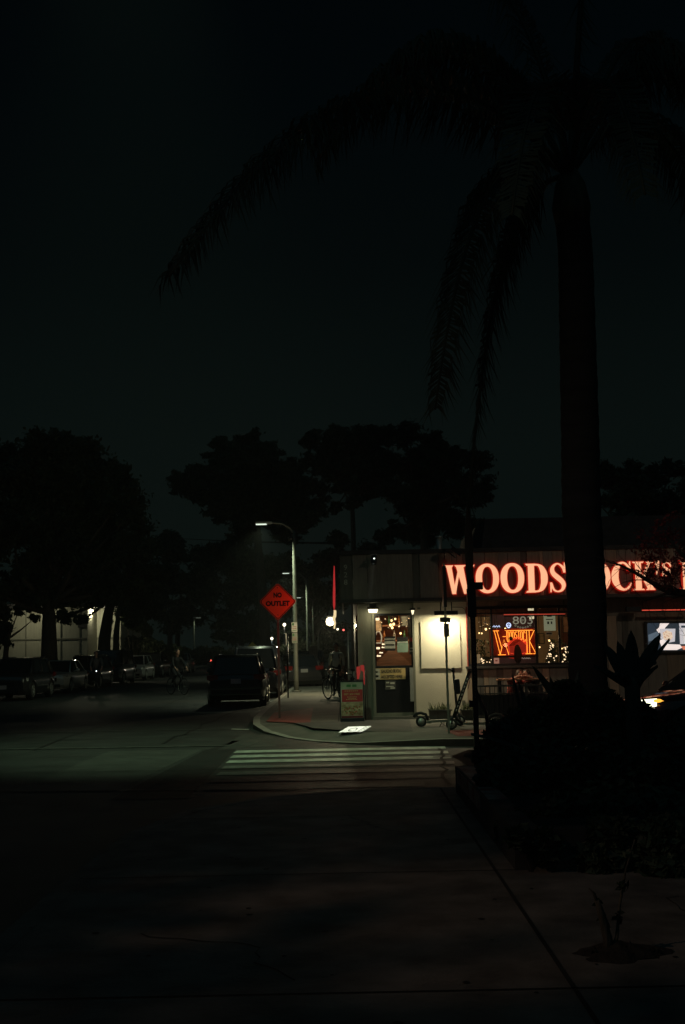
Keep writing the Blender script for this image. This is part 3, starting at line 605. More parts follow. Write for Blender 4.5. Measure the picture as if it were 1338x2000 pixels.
bm_ = [pm('bottle_amber', (.4, .16, .04), .15, bump=0), pm('bottle_green', (.06, .2, .08), .15, bump=0), pm('bottle_clear', (.5, .5, .45), .1, bump=0)]
ORD = ['first', 'second', 'third', 'fourth', 'fifth', 'sixth', 'seventh', 'eighth', 'ninth']
hues = ['amber', 'green', 'clear']
for i in range(14):
    x_ = .65+.135*i; z_ = 1.94 if i % 2 else 2.34; b = MB(); b.path([(x_, 33.22, z_), (x_, 33.22, z_+.15), (x_, 33.22, z_+.19), (x_, 33.22, z_+.26)], [.036, .036, .014, .013], 10)
    tag(b.build('bottle', bm_[i % 3], None, (x_, 33.22, z_)), '%s bottle, %s from the left on the %s board of the counter shelf' % (hues[i % 3], ORD[i//2], 'lower' if i % 2 else 'upper'), 'bottle', 'bottles on the counter shelf')
for i, (x0, y0, x1, y1, Y, c_, lb) in enumerate(((731, 1213, 745, 1232, 31.5, (.5, .42, .3), 'pale framed picture high at the left of the red interior wall'), (784, 1204, 797, 1222, 31.2, (.16, .2, .19), 'grey green framed picture right of the bulb cluster'), (798, 1200, 808, 1240, 30.2, (.03, .045, .05), 'dark hanging screen at the right edge of the door glass'),
      (916, 1250, 930, 1268, 32, (.12, .2, .1), 'green poster on the tan wall left of the neon'), (940, 1205, 956, 1222, 32, (.4, .3, .2), 'pale framed print high behind the left window pane'), (1052, 1238, 1062, 1256, 32, (.3, .22, .12), 'small tan print behind the paper poster'), (1100, 1205, 1118, 1235, 31.5, (.3, .16, .1), 'reddish print next to the palm trunk edge'))):
    X0, X1, Z0, Z1 = box_px(x0, y0, x1, y1, Y); t = thing('picture_frame', lb, 'picture', (X0, Y, Z0)); b = MB(); b.box(X0, X1, Y-.02, Y, Z0, Z1); loc(b, 'picture', pm('picture_%d' % i, c_, .6, bump=0, var=.5, scale=9), t)
    b = MB(); b.box(X0-.02, X1+.02, Y-.001, Y+.02, Z0-.02, Z1+.02); b.box(X0-.02, X0, Y-.03, Y, Z0-.02, Z1+.02); b.box(X1, X1+.02, Y-.03, Y, Z0-.02, Z1+.02); loc(b, 'frame', M['ink'], t)
rnd = random.Random(77)
for i in range(9):
    x_, y_ = 744+7*i+rnd.uniform(-2, 2), rnd.uniform(1206, 1240); p = P(x_, y_, 29.6+rnd.random()); b = MB(); b.ball(p, .022, 8); b.tube(p, (p.x, p.y, 3.0), .003, n=3)
    tag(b.build('hanging_ornament', M['chrome'], None, tuple(p)), 'tiny shiny ornament, %s from the left among those behind the door glass' % ORD[i], 'ornament', 'ornaments hanging behind the door glass')
for i in range(7):
    x_, y_ = 936+3.7*i+rnd.uniform(-1, 1), rnd.uniform(1206, 1228); p = P(x_, y_, 29.2+rnd.random()); b = MB(); b.ball(p, .022, 8); b.tube(p, (p.x, p.y, 3.0), .003, n=3)
    tag(b.build('hanging_ornament', M['chrome'], None, tuple(p)), 'tiny shiny ornament, %s from the left among those in the left window pane' % ORD[i], 'ornament', 'ornaments hanging in the left window pane')
# menu boards / frames inside
X0, X1, Z0, Z1 = box_px(733, 1234, 742, 1256, 30.3)
t = thing('wall_frame', 'white rounded metal frame hanging inside the left of the door glass', 'frame', (X0, 30.3, Z0))
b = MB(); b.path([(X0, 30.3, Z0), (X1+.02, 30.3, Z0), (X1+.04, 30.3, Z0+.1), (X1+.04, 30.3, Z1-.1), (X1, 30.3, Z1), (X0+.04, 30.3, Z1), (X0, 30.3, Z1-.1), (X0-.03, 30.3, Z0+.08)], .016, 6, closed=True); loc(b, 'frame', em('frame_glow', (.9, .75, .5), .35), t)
for i, (x0, y0, x1, y1) in enumerate(((733, 1264, 742, 1268), (745.5, 1263.5, 751, 1265.5), (746, 1257, 751, 1259.5), (736, 1280, 744, 1282.5), (741, 1274, 748, 1276), (721+10, 1207, 741, 1212))):
    X0, X1, Z0, Z1 = box_px(x0, y0, x1, y1, 30.6)
    b = MB(); b.box(X0, X1, 30.6, 30.63, Z0, Z1); b.path([(X0+.02, 30.615, Z1), (X0+.02, 30.615, Z1+.02)], .004)
    tag(b.build('menu_light', em('menu_glow', (1.0, .78, .5), 1.6), None, (X0, 30.6, Z0)), ['largest glowing panel low at the left of the door glass', 'small glowing panel just right of the largest one behind the door glass', 'small glowing panel above the row beside the cream notice', 'lowest glowing panel behind the door glass', 'glowing panel just above the lowest one behind the door glass', 'glowing panel at the top left corner of the door glass'][i], 'light panel', 'glowing panels behind the door glass')
# posters on door glass
def poster(x0, y0, x1, y1, Y, mats, label, rects=(), name='poster', cat='poster', texts=()):
    X0, X1, Z0, Z1 = box_px(x0, y0, x1, y1, Y); b = MB(); b.box(X0, X1, Y-.003, Y, Z0, Z1, 0)
    for (u0, v0, u1, v1, mi) in rects: b.box(X0+(X1-X0)*u0, X0+(X1-X0)*u1, Y-.006, Y-.0032, Z0+(Z1-Z0)*v0, Z0+(Z1-Z0)*v1, mi)
    for (s_, u, v, h, wd, mi, bo) in texts: b.text(s_, X0+(X1-X0)*u, Z0+(Z1-Z0)*v, (Z1-Z0)*h, Y-.0075, mi, (X1-X0)*wd, bold=bo)
    return tag(b.build(name, mats, None, (X0, Y, Z0)), label, cat)
lines = [(.12, .80, .88, .87, 1), (.15, .62, .85, .68, 1), (.12, .44, .88, .53, 1), (.15, .24, .85, .30, 1), (.1, .07, .9, .13, 1)]
poster(751, 1243, 772, 1271, FW-.006, [M['paper'], M['ink']], 'cream notice with black bars on the left of the door glass', [(0, .86, 1, 1, 1), (0, .68, 1, .78, 1), (.1, .36, .9, .46, 1), (0, .0, 1, .16, 1)])
poster(775.5, 1244, 797, 1274, FW-.006, [M['paperg'], M['ink'], M['white']], 'pale green notice with dark top in the middle of the door glass', [(0, .72, 1, 1, 1), (.05, .62, .95, .68, 2), (.1, .78, .9, .81, 2)])
poster(799, 1242, 808.5, 1278, FW-.006, [M['intdark'], M['redink'], M['paper']], 'narrow dark poster with red patch at the right of the door glass', [(.2, .7, .8, .9, 1), (.2, .3, .9, .36, 2), (.1, .15, .7, .2, 2)])
poster(732, 1305, 792, 1327, FW-.006, [M['banner'], M['ink'], M['paper']], 'mustard banner with two lines of black capitals across the lower door', [(0.01, .04, .17, .96, 2), (.02, .6, .1, .75, 1), (.02, .2, .12, .4, 1)], 'banner', 'banner',
       [('GAUCHO BUCKS', .54, .74, .30, .66, 1, .03), ('ACCEPTED HERE!', .55, .24, .30, .70, 1, .03)])
poster(752, 1329, 773, 1347, FW-.006, [pm('grey_paper', (.07, .07, .06), .8), M['paper']], 'dim grey leaflet under the mustard banner on the door', [(.1, .7, .4, .85, 1), (.5, .6, .9, .8, 1), (.1, .3, .8, .4, 1), (.5, .1, .9, .25, 1)])
poster(1062, 1199, 1085, 1232, FW+.09, [em('backlit_paper', (.55, .56, .36), .28), M['ink']], 'pale paper poster behind the glass right of the numerals', [(.3, .83, .7, .88, 1), (.2, .65, .8, .7, 1), (.3, .4, .45, .55, 1), (.6, .4, .72, .55, 1)])  # light through the paper is put in as its own glow
poster(1066, 1234, 1079, 1241, FW+.09, [M['paper'], M['ink']], 'little white card under the paper poster in the window', [(.1, .3, .9, .7, 1)])
poster(964, 1285, 975, 1296, FW+.09, [em('pink_card_glow', (.6, .28, .2), .5), M['redink']], 'small pink card in the lower window beside the neon sign', [(.3, .4, .7, .6, 1)])  # the card is given a faint glow of its own
poster(932, 1278, 938, 1295, FW+.09, [em('tan_card_glow', (.6, .42, .22), .3)], 'plain tan card standing in the lower left window corner', [])  # this card too glows faintly by itself
poster(1031, 1186, 1044, 1192.5, 28.7, [em('lit_panel', (1.0, .85, .55), .75), M['intwood']], 'bright rectangular ceiling panel seen at the top of the window', [(.55, .4, .65, .6, 1)], 'ceiling_panel', 'light panel')
poster(1034, 1201, 1045, 1209, 28.7, [em('lit_panel2', (1.0, .85, .55), .8), M['intwood']], 'bright square panel hanging above the last painted numeral', [(.45, .5, .55, .9, 1)], 'ceiling_panel', 'light panel')
# painted numerals 803 with scroll work
X0, X1, Z0, Z1 = box_px(1002, 1203.5, 1041, 1219, FW-.001); b = MB(); b.text('803', (X0+X1)/2, (Z0+Z1)/2, Z1-Z0, FW+.05, wid=X1-X0)
for i in range(7):
    u = (i-3)/3; xx = (X0+X1)/2+u*.17; zz = Z0-.03-.05*(1-u*u); b.torus((xx, FW+.05, zz), (0, 1, 0), .016, .004, 10, 4)
b.torus(((X0+X1)/2, FW+.05, (Z0+Z1)/2), (0, 1, 0), .02, .005, 8, 4)
tag(b.build('window_numerals', em('numeral_glow', (.50, .50, .36), .35), None, (X0, FW+.05, Z0)), 'pale painted numerals 803 with scrollwork on the window glass', 'lettering')  # painted digits given a faint glow of their own
# neon sign in the window
YN = FW+.14
nX0, nX1, nZ0, nZ1 = box_px(962, 1230, 1046, 1280, YN)
ns_ = thing('neon_sign', 'yellow and red neon pizza sign hanging inside the window', 'neon sign', (nX0, YN, nZ0))
def nf(u, v): return Vector((nX0+(nX1-nX0)*u, YN, nZ0+(nZ1-nZ0)*v))
yel = em('yellow_neon', (1.0, .30, .035), 2.3); redn = em('red_neon', (1.0, .06, .02), 1.2)
b = MB(); r_ = .0075
def nl(pts, mi=0, r=r_): b.path([nf(*p) for p in pts], r, 5, mi)
nl([(.02, .97), (.16, .97)]); nl([(.05, .97), (.17, .03), (.27, .62), (.37, .03)][:4]); nl([(.11, .97), (.21, .30)]); nl([(.12, .03), (.30, .03)]); nl([(.24, .74), (.32, .74)])
nl([(.17, .05), (.22, .35)]); nl([(.30, .97), (.34, .97), (.34, .6)])
nl([(.34, .97), (.95, .97)])
nl([(.80, .97), (.80, .05)]); nl([(.86, .97), (.86, .05)]); nl([(.76, .05), (.92, .05)]); nl([(.86, .55), (.98, .97)]); nl([(.86, .55), (1.0, .05)]); nl([(.94, .05), (1.04, .05)])
small = {'O': [(.2, 0), (.8, 0), (1, .2), (1, .8), (.8, 1), (.2, 1), (0, .8), (0, .2), (.2, 0)], 'D': [(0, 0), (.7, 0), (1, .25), (1, .75), (.7, 1), (0, 1), (0, 0)],
         'S': [(0, .15), (.3, 0), (.9, .1), (.9, .4), (.1, .6), (.1, .9), (.6, 1), (1, .85)], 'T': [(0, 1), (1, 1), (.5, 1), (.5, 0)], 'C': [(1, .2), (.8, 0), (.2, 0), (0, .2), (0, .8), (.2, 1), (.8, 1), (1, .8)]}
for i, ch in enumerate('OODSTOC'):
    u0 = .345+.063*i; arc = 1-((i-3)/3.4)**2; v0 = .50+.16*arc
    nl([(u0+.042*x, v0+(.93-v0)*y_) for x, y_ in small[ch]], 0, .007)
loc(b, 'neon_tube', [yel], ns_)
b = MB(); b.path([nf(.36+.44*t, .46+.24*math.sin(math.pi*t)) for t in [i/14 for i in range(15)]], .009, 5); b.path([nf(.37+.42*t, .40+.24*math.sin(math.pi*t)) for t in [i/14 for i in range(15)]], .006, 5)
for s_ in (-1, 1):
    b.path([nf(.58+s_*.21, .45), nf(.58+s_*.2, .1), nf(.58+s_*.1, .06)], .006, 5)
loc(b, 'border_tube', redn, ns_)
b = MB(); X0, Z0 = nf(-.06, -.06).x, nf(0, -.08).z; X1, Z1 = nf(1.06, 0).x, nf(0, 1.05).z
b.box(X0, X1, YN+.04, YN+.05, Z0, Z1); loc(b, 'backing', pm('red_backing', (.30, .025, .015), .45, var=.5, scale=9, bump=0), ns_)
b = MB(); b.ball(nf(.48, .12)+Vector((0, .02, 0)), (.2, .02, .15), 14, 0); b.ball(nf(.68, .25)+Vector((0, .02, 0)), (.19, .02, .17), 14, 0); loc(b, 'emblem', em('emblem_red', (.55, .03, .015), .35), ns_)
b = MB(); b.ball(nf(.58, .0)+Vector((0, .01, .03)), (.10, .02, .22), 12, 0); b.ball(nf(.43, .66)+Vector((0, .0, .0)), (.05, .02, .05), 12, 0); b.box(X0, X1, YN+.0, YN+.02, Z0-.0, nf(0, .0).z); loc(b, 'frame', M['ink'], ns_)
b = MB(); b.path([P(962+i*1.6, 1225-1.5*((i*7) % 3), 29.3) for i in range(10)], .008, 5); c = P(993.5, 1221, 29.3)
b.torus(c, (0, 1, 0), .05, .011, 14, 5); b.torus(c+Vector((0, 0, -.03)), (0, 1, 0), .035, .008, 10, 4)
tag(b.build('blue_neon_sign', cool, None, tuple(P(962, 1226, 29.3))), 'small blue white neon script and cup shape above the yellow neon sign', 'neon sign')
b = MB(); b.path([P(1014+i*1.5, 1287-2.5*((i*5) % 3)/2, 29.0) for i in range(16)], .004, 4)
tag(b.build('white_neon_script', em('white_script', (.8, .62, .5), .55), None, tuple(P(1014, 1288, 29))), 'thin pale script lettering low in the window under the neon sign', 'neon sign')
# back wall variety inside
for (x0, y0, x1, y1, Y, mt, lb) in ((913, 1205, 958, 1296, 33.5, M['inttan'], 'dim tan wall panel at the left of the dining room'), (1048, 1200, 1096, 1297, 33.0, M['inttan'], 'tan wall panel behind the decorated tree'), (962, 1200, 1046, 1230, 33.2, pm('violet_wall', (.12, .07, .12), .7), 'dark violet wall above the neon sign')):
    X0, X1, Z0, Z1 = box_px(x0, y0, x1, y1, Y); b = MB(); b.box(X0, X1, Y, Y+.05, .16, Z1); tag(b.build('wall_panel', mt, None, (X0, Y, .16)), lb, 'panel')
# decorated tree with lights and tinsel at the sill
def twinkle(name, label, px0, px1, py0, py1, n, cone, cat):
    base = P((px0+px1)/2, py1, 29.0); t = thing(name, label, cat, tuple(base))
    b = MB(); l = MB(); rnd = random.Random(n)
    for i in range(n*14):
        v = rnd.random(); hw = (1-v*.85 if cone else 1)*(px1-px0)/2; u = rnd.uniform(-1, 1)
        p = P((px0+px1)/2+u*hw, py1-(py1-py0)*v, 29+rnd.uniform(-.25, .25)); a_ = Vector((rnd.gauss(0, 1), rnd.gauss(0, 1), rnd.gauss(0, 1))).normalized()*.05
        c_ = a_.orthogonal().normalized()*.014; b.add([p-a_, p+c_, p+a_, p-c_], [(0, 1, 2, 3)])
    for i in range(n):
        v = rnd.random(); hw = (1-v*.85 if cone else 1)*(px1-px0)/2; p = P((px0+px1)/2+rnd.uniform(-1, 1)*hw, py1-(py1-py0)*v, 28.72)
        l.ball(p, .010+.006*rnd.random(), 6)
    loc(b, 'branches', M['leaf2'], t); loc(l, 'fairy_lights', em('fairy_light', (1.0, .7, .42), 1.7), t)
    if cone:
        b = MB(); b.tube(base-Vector((0, 0, .35)), base+Vector((0, 0, .5)), .025); loc(b, 'trunk', M['bark'], t)
twinkle('christmas_tree', 'small decorated tree with fairy lights in the window', 1064, 1092, 1256, 1296, 26, True, 'tree')
twinkle('christmas_tree', 'second fairy light tree at the right window edge by the palm trunk', 1094, 1118, 1262, 1297, 24, True, 'tree')
twinkle('garland', 'tinsel garland with tiny lights along the left window sill', 930, 962, 1283, 1297, 18, False, 'garland')
for j, x_ in enumerate((934, 948, 1090)):   # house plants
    base = P(x_, 1297, 29.2); t = thing('house_plant', ['leafy house plant in the left window corner', 'leafy house plant beside the tan card', 'leafy house plant between the two fairy light trees'][j], 'plant', tuple(base)); b = MB(); rnd = random.Random(j)
    for i in range(60):
        a_ = rnd.uniform(0, 6.28); h = rnd.uniform(.1, .55); p = base+Vector((.12*math.cos(a_)*rnd.random(), .12*math.sin(a_), h)); d_ = Vector((math.cos(a_), math.sin(a_), .6)).normalized()*.09; c_ = d_.orthogonal().normalized()*.03
        b.add([p, p+d_*.5+c_, p+d_, p+d_*.5-c_], [(0, 1, 2, 3)])
    b.tube(base, base+Vector((0, 0, .4)), .01); loc(b, 'leaves', M['leaf3'], t); b = MB(); b.path([base-Vector((0, 0, .25)), base], [.07, .1], 12); loc(b, 'pot', M['intwood'], t)

# television
t0, t1, u0, u1 = box_px(1265, 1217, 1420, 1270, FW-.1)
tv = thing('television', 'bright outdoor television showing a hand and a pizza on the right of the wall', 'television', (t0, FW-.1, u0))
b = MB(); b.box(t0-.05, t1+.05, FW-.1, FW-.02, u0-.05, u1+.05); loc(b, 'casing', M['ink'], tv)
b = MB()
def tvp(pts, mi, lay): b.add([(P(x, y, FW-.1).x, FW-.1-.003*lay, P(x, y, FW-.1).z) for x, y in pts], [tuple(range(len(pts)))], mi)
b.box(t0, t1, FW-.103, FW-.101, u0, u1, 0)
tvp([(1265, 1217), (1288, 1217), (1281, 1226), (1276, 1236), (1266, 1244)], 1, 2)
tvp([(1266, 1240), (1284, 1233), (1287, 1241), (1282, 1248), (1267, 1253)], 6, 3)
tvp([(1289, 1217.5), (1307, 1217.5), (1299, 1226), (1298, 1229), (1291, 1235), (1286, 1236), (1282, 1230), (1287, 1226)], 2, 3)
tvp([(1288, 1228), (1319, 1228), (1318, 1253), (1300, 1256), (1289, 1246)], 3, 4)
tvp([(1294, 1236), (1302, 1231), (1312, 1235), (1314, 1245), (1308, 1251), (1296, 1249)], 4, 5)
tvp([(1287, 1250), (1296, 1249), (1305, 1258), (1328, 1259), (1332, 1265), (1322, 1269.5), (1294, 1269.5)], 2, 6)
tvp([(1326, 1217.5), (1410, 1217.5), (1410, 1258), (1328, 1258)], 3, 5)
tvp([(1330, 1222), (1405, 1222), (1405, 1226), (1330, 1226)], 1, 6)
tvp([(1330, 1262), (1410, 1259), (1410, 1269), (1334, 1269)], 5, 7)
tvp([(1268, 1256), (1286, 1252), (1290, 1269), (1268, 1269)], 1, 3)
e4 = em('tv_pizza', (.75, .42, .26), .8); nn = e4.node_tree; nz = nn.nodes.new('ShaderNodeTexVoronoi'); nz.inputs['Scale'].default_value = 26
rp = nn.nodes.new('ShaderNodeValToRGB'); rp.color_ramp.elements[0].color = (.5, .15, .07, 1); rp.color_ramp.elements[1].color = (.95, .75, .55, 1); rp.color_ramp.elements[1].position = .6
tcn = nn.nodes.new('ShaderNodeTexCoord'); nn.links.new(tcn.outputs['Object'], nz.inputs['Vector']); nn.links.new(nz.outputs['Distance'], rp.inputs[0]); nn.links.new(rp.outputs[0], nn.nodes['Principled BSDF'].inputs['Emission Color'])
loc(b, 'screen', [em('tv_dark', (.045, .06, .075), .5), em('tv_slate', (.03, .045, .065), .7), em('tv_white', (1.0, .86, .80), .9), em('tv_box', (.72, .68, .70), .75), e4, em('tv_red', (.8, .25, .15), .8), em('tv_grey', (.11, .15, .19), .8)], tv)

# ============================================================ SIGNS AND POLES
def pole(b, x, y, z0, z1, r=.03, mi=0, n=8): return b.tube((x, y, z0), (x, y, z1), r, r, n, mi)
# diamond sign, red light put into its colour
Yd = 29.5; c = P(542.5, 1175, Yd); hd = 36.5*Yd/2400
ts = thing('road_sign', 'diamond road sign lit orange red, reading NO OUTLET on a tall post', 'road sign', (c.x, Yd, .13))
def f_(x, z, d): return (c.x+x, Yd+d, c.z+z)
def dia(h): return [(0, -h), (h, 0), (0, h), (-h, 0)]
def rdia(h, k=.06):
    return [(-k*h, -h+k*h), (k*h, -h+k*h), (h-k*h, -k*h), (h-k*h, k*h), (k*h, h-k*h), (-k*h, h-k*h), (-h+k*h, k*h), (-h+k*h, -k*h)]
b = MB(); b.prism(rdia(hd), -.006, 0, f_, 0); b.prism(rdia(hd*.965), -.009, -.0065, f_, 1); b.prism(rdia(hd*.915), -.012, -.0095, f_, 0)
b.text('NO', c.x, c.z+.155, .125, Yd-.0145, 1, .20, bold=.06); b.text('OUTLET', c.x, c.z-.045, .125, Yd-.0145, 1, .58, bold=.06)
b.ball((c.x, Yd-.014, c.z-.32), .012, 8, 1); b.ball((c.x, Yd-.014, c.z+.33), .012, 8, 1); loc(b, 'sign_face', [M['orange'], M['ink']], ts)
pb_ = P(546, 1398, Yd+.6)
b = MB(); b.box(c.x-.025, c.x+.025, Yd+.002, Yd+.04, .13, c.z+.35); loc(b, 'post', pm('red_lit_post', (.16, .10, .09), .6, .3), ts)
# thin sign post beyond
tp = G(563, 1363, .13); Y = tp.y
t = thing('sign_post', 'narrow post with two signs seen edge on beside the thick lamp post', 'sign post', tuple(tp))
b = MB(); z1 = P(563, 1237, Y).z; pole(b, tp.x, Y, .13, z1, .028); loc(b, 'post', M['darkmetal'], t)
b = MB(); zb_ = P(562, 1260, Y).z; b.cbox((tp.x-.06, Y-.03, (z1+zb_)/2), (.02, .30, z1-zb_), R(-18)); loc(b, 'sign_plate', M['white'], t)
# grey sign post near patio wall with perforations
Yp = 23.4; pb_ = P(877, 1440, Yp); X = pb_.x
t = thing('sign_post', 'slim perforated grey post standing in front of the cream board', 'sign post', (X, Yp, .13))
zt = P(873, 1100, Yp).z
b = MB(); b.box(X-.02, X+.02, Yp-.02, Yp+.02, .13, zt, 0)
z = 1.0
while z < 2.75: b.cbox((X, Yp-.021, z), (.011, .004, .011), 0, 1); z += .05
loc(b, 'post', [M['lampm'], M['ink']], t)
b = MB(); wallbox(b, 867.5, 1218, 877.5, 1244, Yp-.03, Yp+.03); loc(b, 'sign_plate', M['rust'], t)
b = MB(); wallbox(b, 860, 1206, 877, 1215, Yp-.03, Yp+.05); b.torus(P(878, 1211, Yp), (1, 0, 0), .035, .012, 12, 5); loc(b, 'clamp', M['rust'], t)
b = MB(); z2 = P(873, 1106, Yp).z; z1 = P(873, 1186, Yp).z; b.box(X-.03, X+.028, Yp-.12, Yp+.18, z1, z2); loc(b, 'street_plate', M['darkmetal'], t)
# dark near post
Yq = 18.5; pb_ = P(931.5, 1466, Yq); X = pb_.x; zt = P(919, 985, Yq).z
t = thing('sign_post', 'tall dark perforated post with a push button box nearest the restaurant window', 'sign post', (X, Yq, .13))
b = MB(); b.box(X-.038, X+.038, Yq-.038, Yq+.038, .13, P(930, 1130, Yq).z, 0)
z = .9
while z < 3.0: b.cbox((X, Yq-.039, z), (.014, .004, .014), 0, 1); z += .0508
loc(b, 'post', [M['darkmetal'], M['lampm']], t)
b = MB(); z1 = P(925, 1205, Yq).z; z2 = P(923, 1150, Yq).z; b.box(X-.075, X+.055, Yq-.05, Yq+.05, z1, z2); loc(b, 'bracket', M['darkmetal'], t)
b = MB(); wallbox(b, 914, 1137, 943.5, 1151, Yq-.06, Yq+.10); loc(b, 'button_box', M['darkmetal'], t)
b = MB(); zz = [P(920, y_, Yq).z for y_ in (1140, 1100, 1060, 1020, 985)]; wd = [.045, .055, .062, .04, .012]
vs = []
for z_, w_ in zip(zz, wd): vs += [(X-.02-w_, Yq-.02, z_), (X-.02+w_, Yq-.02, z_), (X-.02+w_, Yq+.06, z_), (X-.02-w_, Yq+.06, z_)]
b.add(vs, [(4*i+k, 4*i+(k+1) % 4, 4*i+4+(k+1) % 4, 4*i+4+k) for i in range(4) for k in range(4)]+[(16, 17, 18, 19)]); loc(b, 'weathered_plate', M['bark'], t)
b = MB(); wallbox(b, 917, 1368, 930, 1381, Yq-.05, Yq+.05); loc(b, 'signal_box', M['darkmetal'], t)
b = MB(); p0 = P(934, 1352, Yq); p1 = P(950, 1395, Yq); b.path([(X+.03, Yq, p0.z), (p1.x, Yq, p1.z), (p1.x+.02, Yq, p1.z-.3)], [.02, .03, .03], 6); loc(b, 'brace', M['darkmetal'], t)
# far side signs
tp = P(668, 1335, 42); t = thing('notice_board', 'grey notice board on a cabinet beside the parked bicycles', 'notice board', (tp.x, 42, .13))
b = MB(); wallbox(b, 661, 1262, 677, 1283, 41.96, 42.0); loc(b, 'sign_plate', M['lampm'], t)
b = MB(); X0, X1, Z0, Z1 = box_px(664, 1283, 679, 1342, 42.1); b.box(X0, X1, 42.05, 42.5, .13, Z1); loc(b, 'cabinet', M['rust'], t)
b = MB(); tp = G(682, 1338, .13); pole(b, tp.x, tp.y, .13, P(681, 1236, tp.y).z, .035); b.tube((tp.x, tp.y, P(681, 1236, tp.y).z), (tp.x, tp.y, P(681, 1233, tp.y).z), .05, .02); tag(b.build('metal_pole', M['metal'], None, tuple(tp)), 'bare pale pole by the corner of the restaurant behind the bicycles', 'pole')
tp = P(493, 1290, 90); t = thing('warning_sign', 'small yellow diamond sign far down the side street above the car roofs', 'road sign', (tp.x, 90, 0))
b = MB(); c9 = P(493, 1262, 90); b.prism(dia(.32), -.01, 0, lambda x, z, d: (c9.x+x, 90+d, c9.z+z)); loc(b, 'sign_face', M['yellow'], t); b = MB(); pole(b, c9.x, 90.04, 0, c9.z+.1, .03); loc(b, 'post', M['metal'], t)

# ------------------------------------------------------------ street lamps
LENS = [0]
def street_lamp(px, base_py, top_py, arm_px, arm_py, label, power, r0_=.095, grp=None, Y=None, signs=False, dark=False):
    tp = G(px, base_py, .13) if Y is None else P(px, base_py, Y); Y = tp.y; s = 2400/Y
    t = thing('street_lamp', label, 'street lamp', (tp.x, Y, .13), 0)
    tt = P(px-3, top_py, Y); zt = tt.z; X = tp.x
    b = MB(); b.path([(X, Y, .13), (X, Y, .6), (X, Y, zt)], [r0_, r0_*.95, r0_*.7], 12); b.tube((X, Y, .13), (X, Y, .19), r0_*1.7, r0_*1.7, 12); loc(b, 'pole', M['lampm'], t)
    he = P(arm_px, arm_py, Y); dx = he.x-X; za = zt-.05
    b = MB(); b.path([(X, Y, za-.15), (X+dx*.08, Y, za+.12), (X+dx*.3, Y, he.z-.04+.02), (X+dx*.6, Y, he.z+.02), (X+dx*.85, Y, he.z)], [.05, .045, .04, .035, .03], 8); loc(b, 'arm', M['lampm'], t)
    sg_ = -1 if dx < 0 else 1
    b = MB(); b.box(min(he.x, he.x-sg_*.62), max(he.x, he.x-sg_*.62), Y-.16, Y+.16, he.z-.02, he.z+.05); loc(b, 'lamp_head', M['metal'], t)
    b = MB(); b.box(min(he.x+sg_*.0, he.x-sg_*.40), max(he.x+sg_*.0, he.x-sg_*.40), Y-.13, Y+.13, he.z-.05, he.z-.022); loc(b, 'lens', em('street_lens_%d' % (1 if power > 100 else 0), (.85, 1.0, .82), 1.0 if power > 100 else .12), t)
    lamp('SPOT', 'street_light', (he.x-sg_*.2, Y, he.z-.08), power, (.84, 1.0, .66), .1, (he.x, Y, 0), 128, .5)
    return t, X, Y, zt
t, X, Y, zt = street_lamp(579, 1351, 1036, 500, 1022.5, 'tall street lamp with thick pole and curved arm behind the diamond sign', 560)
b = MB(); c = P(570, 1048, Y); b.path([(X-.02, Y-.02, c.z+.12), (c.x, Y-.1, c.z+.1), (c.x-.06, Y-.1, c.z-.05)], .03, 6); b.ball((c.x-.05, Y-.1, c.z-.08), (.12, .1, .07), 10); loc(b, 'camera_dome', M['darkmetal'], t)
for y0, y1, lb, x0, x1 in ((1215.5, 1234, 'white parking sign, upper one on the thick lamp pole', 569.5, 580.5), (1236, 1256, 'faded white parking sign, lower one on the thick lamp pole', 570.5, 581)):
    X0, X1, Z0, Z1 = box_px(x0, y0, x1, y1, Y-.13); b = MB(); b.box(X0, X1, Y-.135, Y-.12, Z0, Z1, 0)
    b.box(X0+.02, X0+.09, Y-.139, Y-.1355, Z1-.12, Z1-.03, 1)
    for k in range(3): b.box(X0+.03, X1-.03, Y-.139, Y-.1355, Z0+.04+k*.07, Z0+.06+k*.07, 2 if k else 1)
    tag(b.build('parking_sign', [M['white'] if y0 < 1230 else pm('faded_white', (.3, .32, .26), .7), M['greenink'], M['redink']], None, (X0, Y-.13, Z0)), lb, 'sign')
street_lamp(602, 1317, 1131, 552, 1119, 'second street lamp beyond the thick pole with a thin straight pole', 500, .08)
street_lamp(613, 1299, 1172, 580, 1167, 'far thin street lamp just right of the second one', 150, .08, Y=125)
street_lamp(379.5, 1300, 1205, 392, 1206, 'dim thin street lamp above the distant cars on the left', 15, .08, Y=105)
b = MB(); tp = P(622, 1285, 95); b.path([(tp.x, 95, 0), (tp.x, 95, 1.6), (tp.x+.12, 95, P(625, 1230, 95).z)], [.09, .08, .05], 8); b.cbox((tp.x-.25, 95, 1.9), (.6, .06, .05)); tag(b.build('leaning_pole', M['lampm'], None, (tp.x, 95, 0)), 'short pale leaning pole at the far end of the pavement', 'pole')
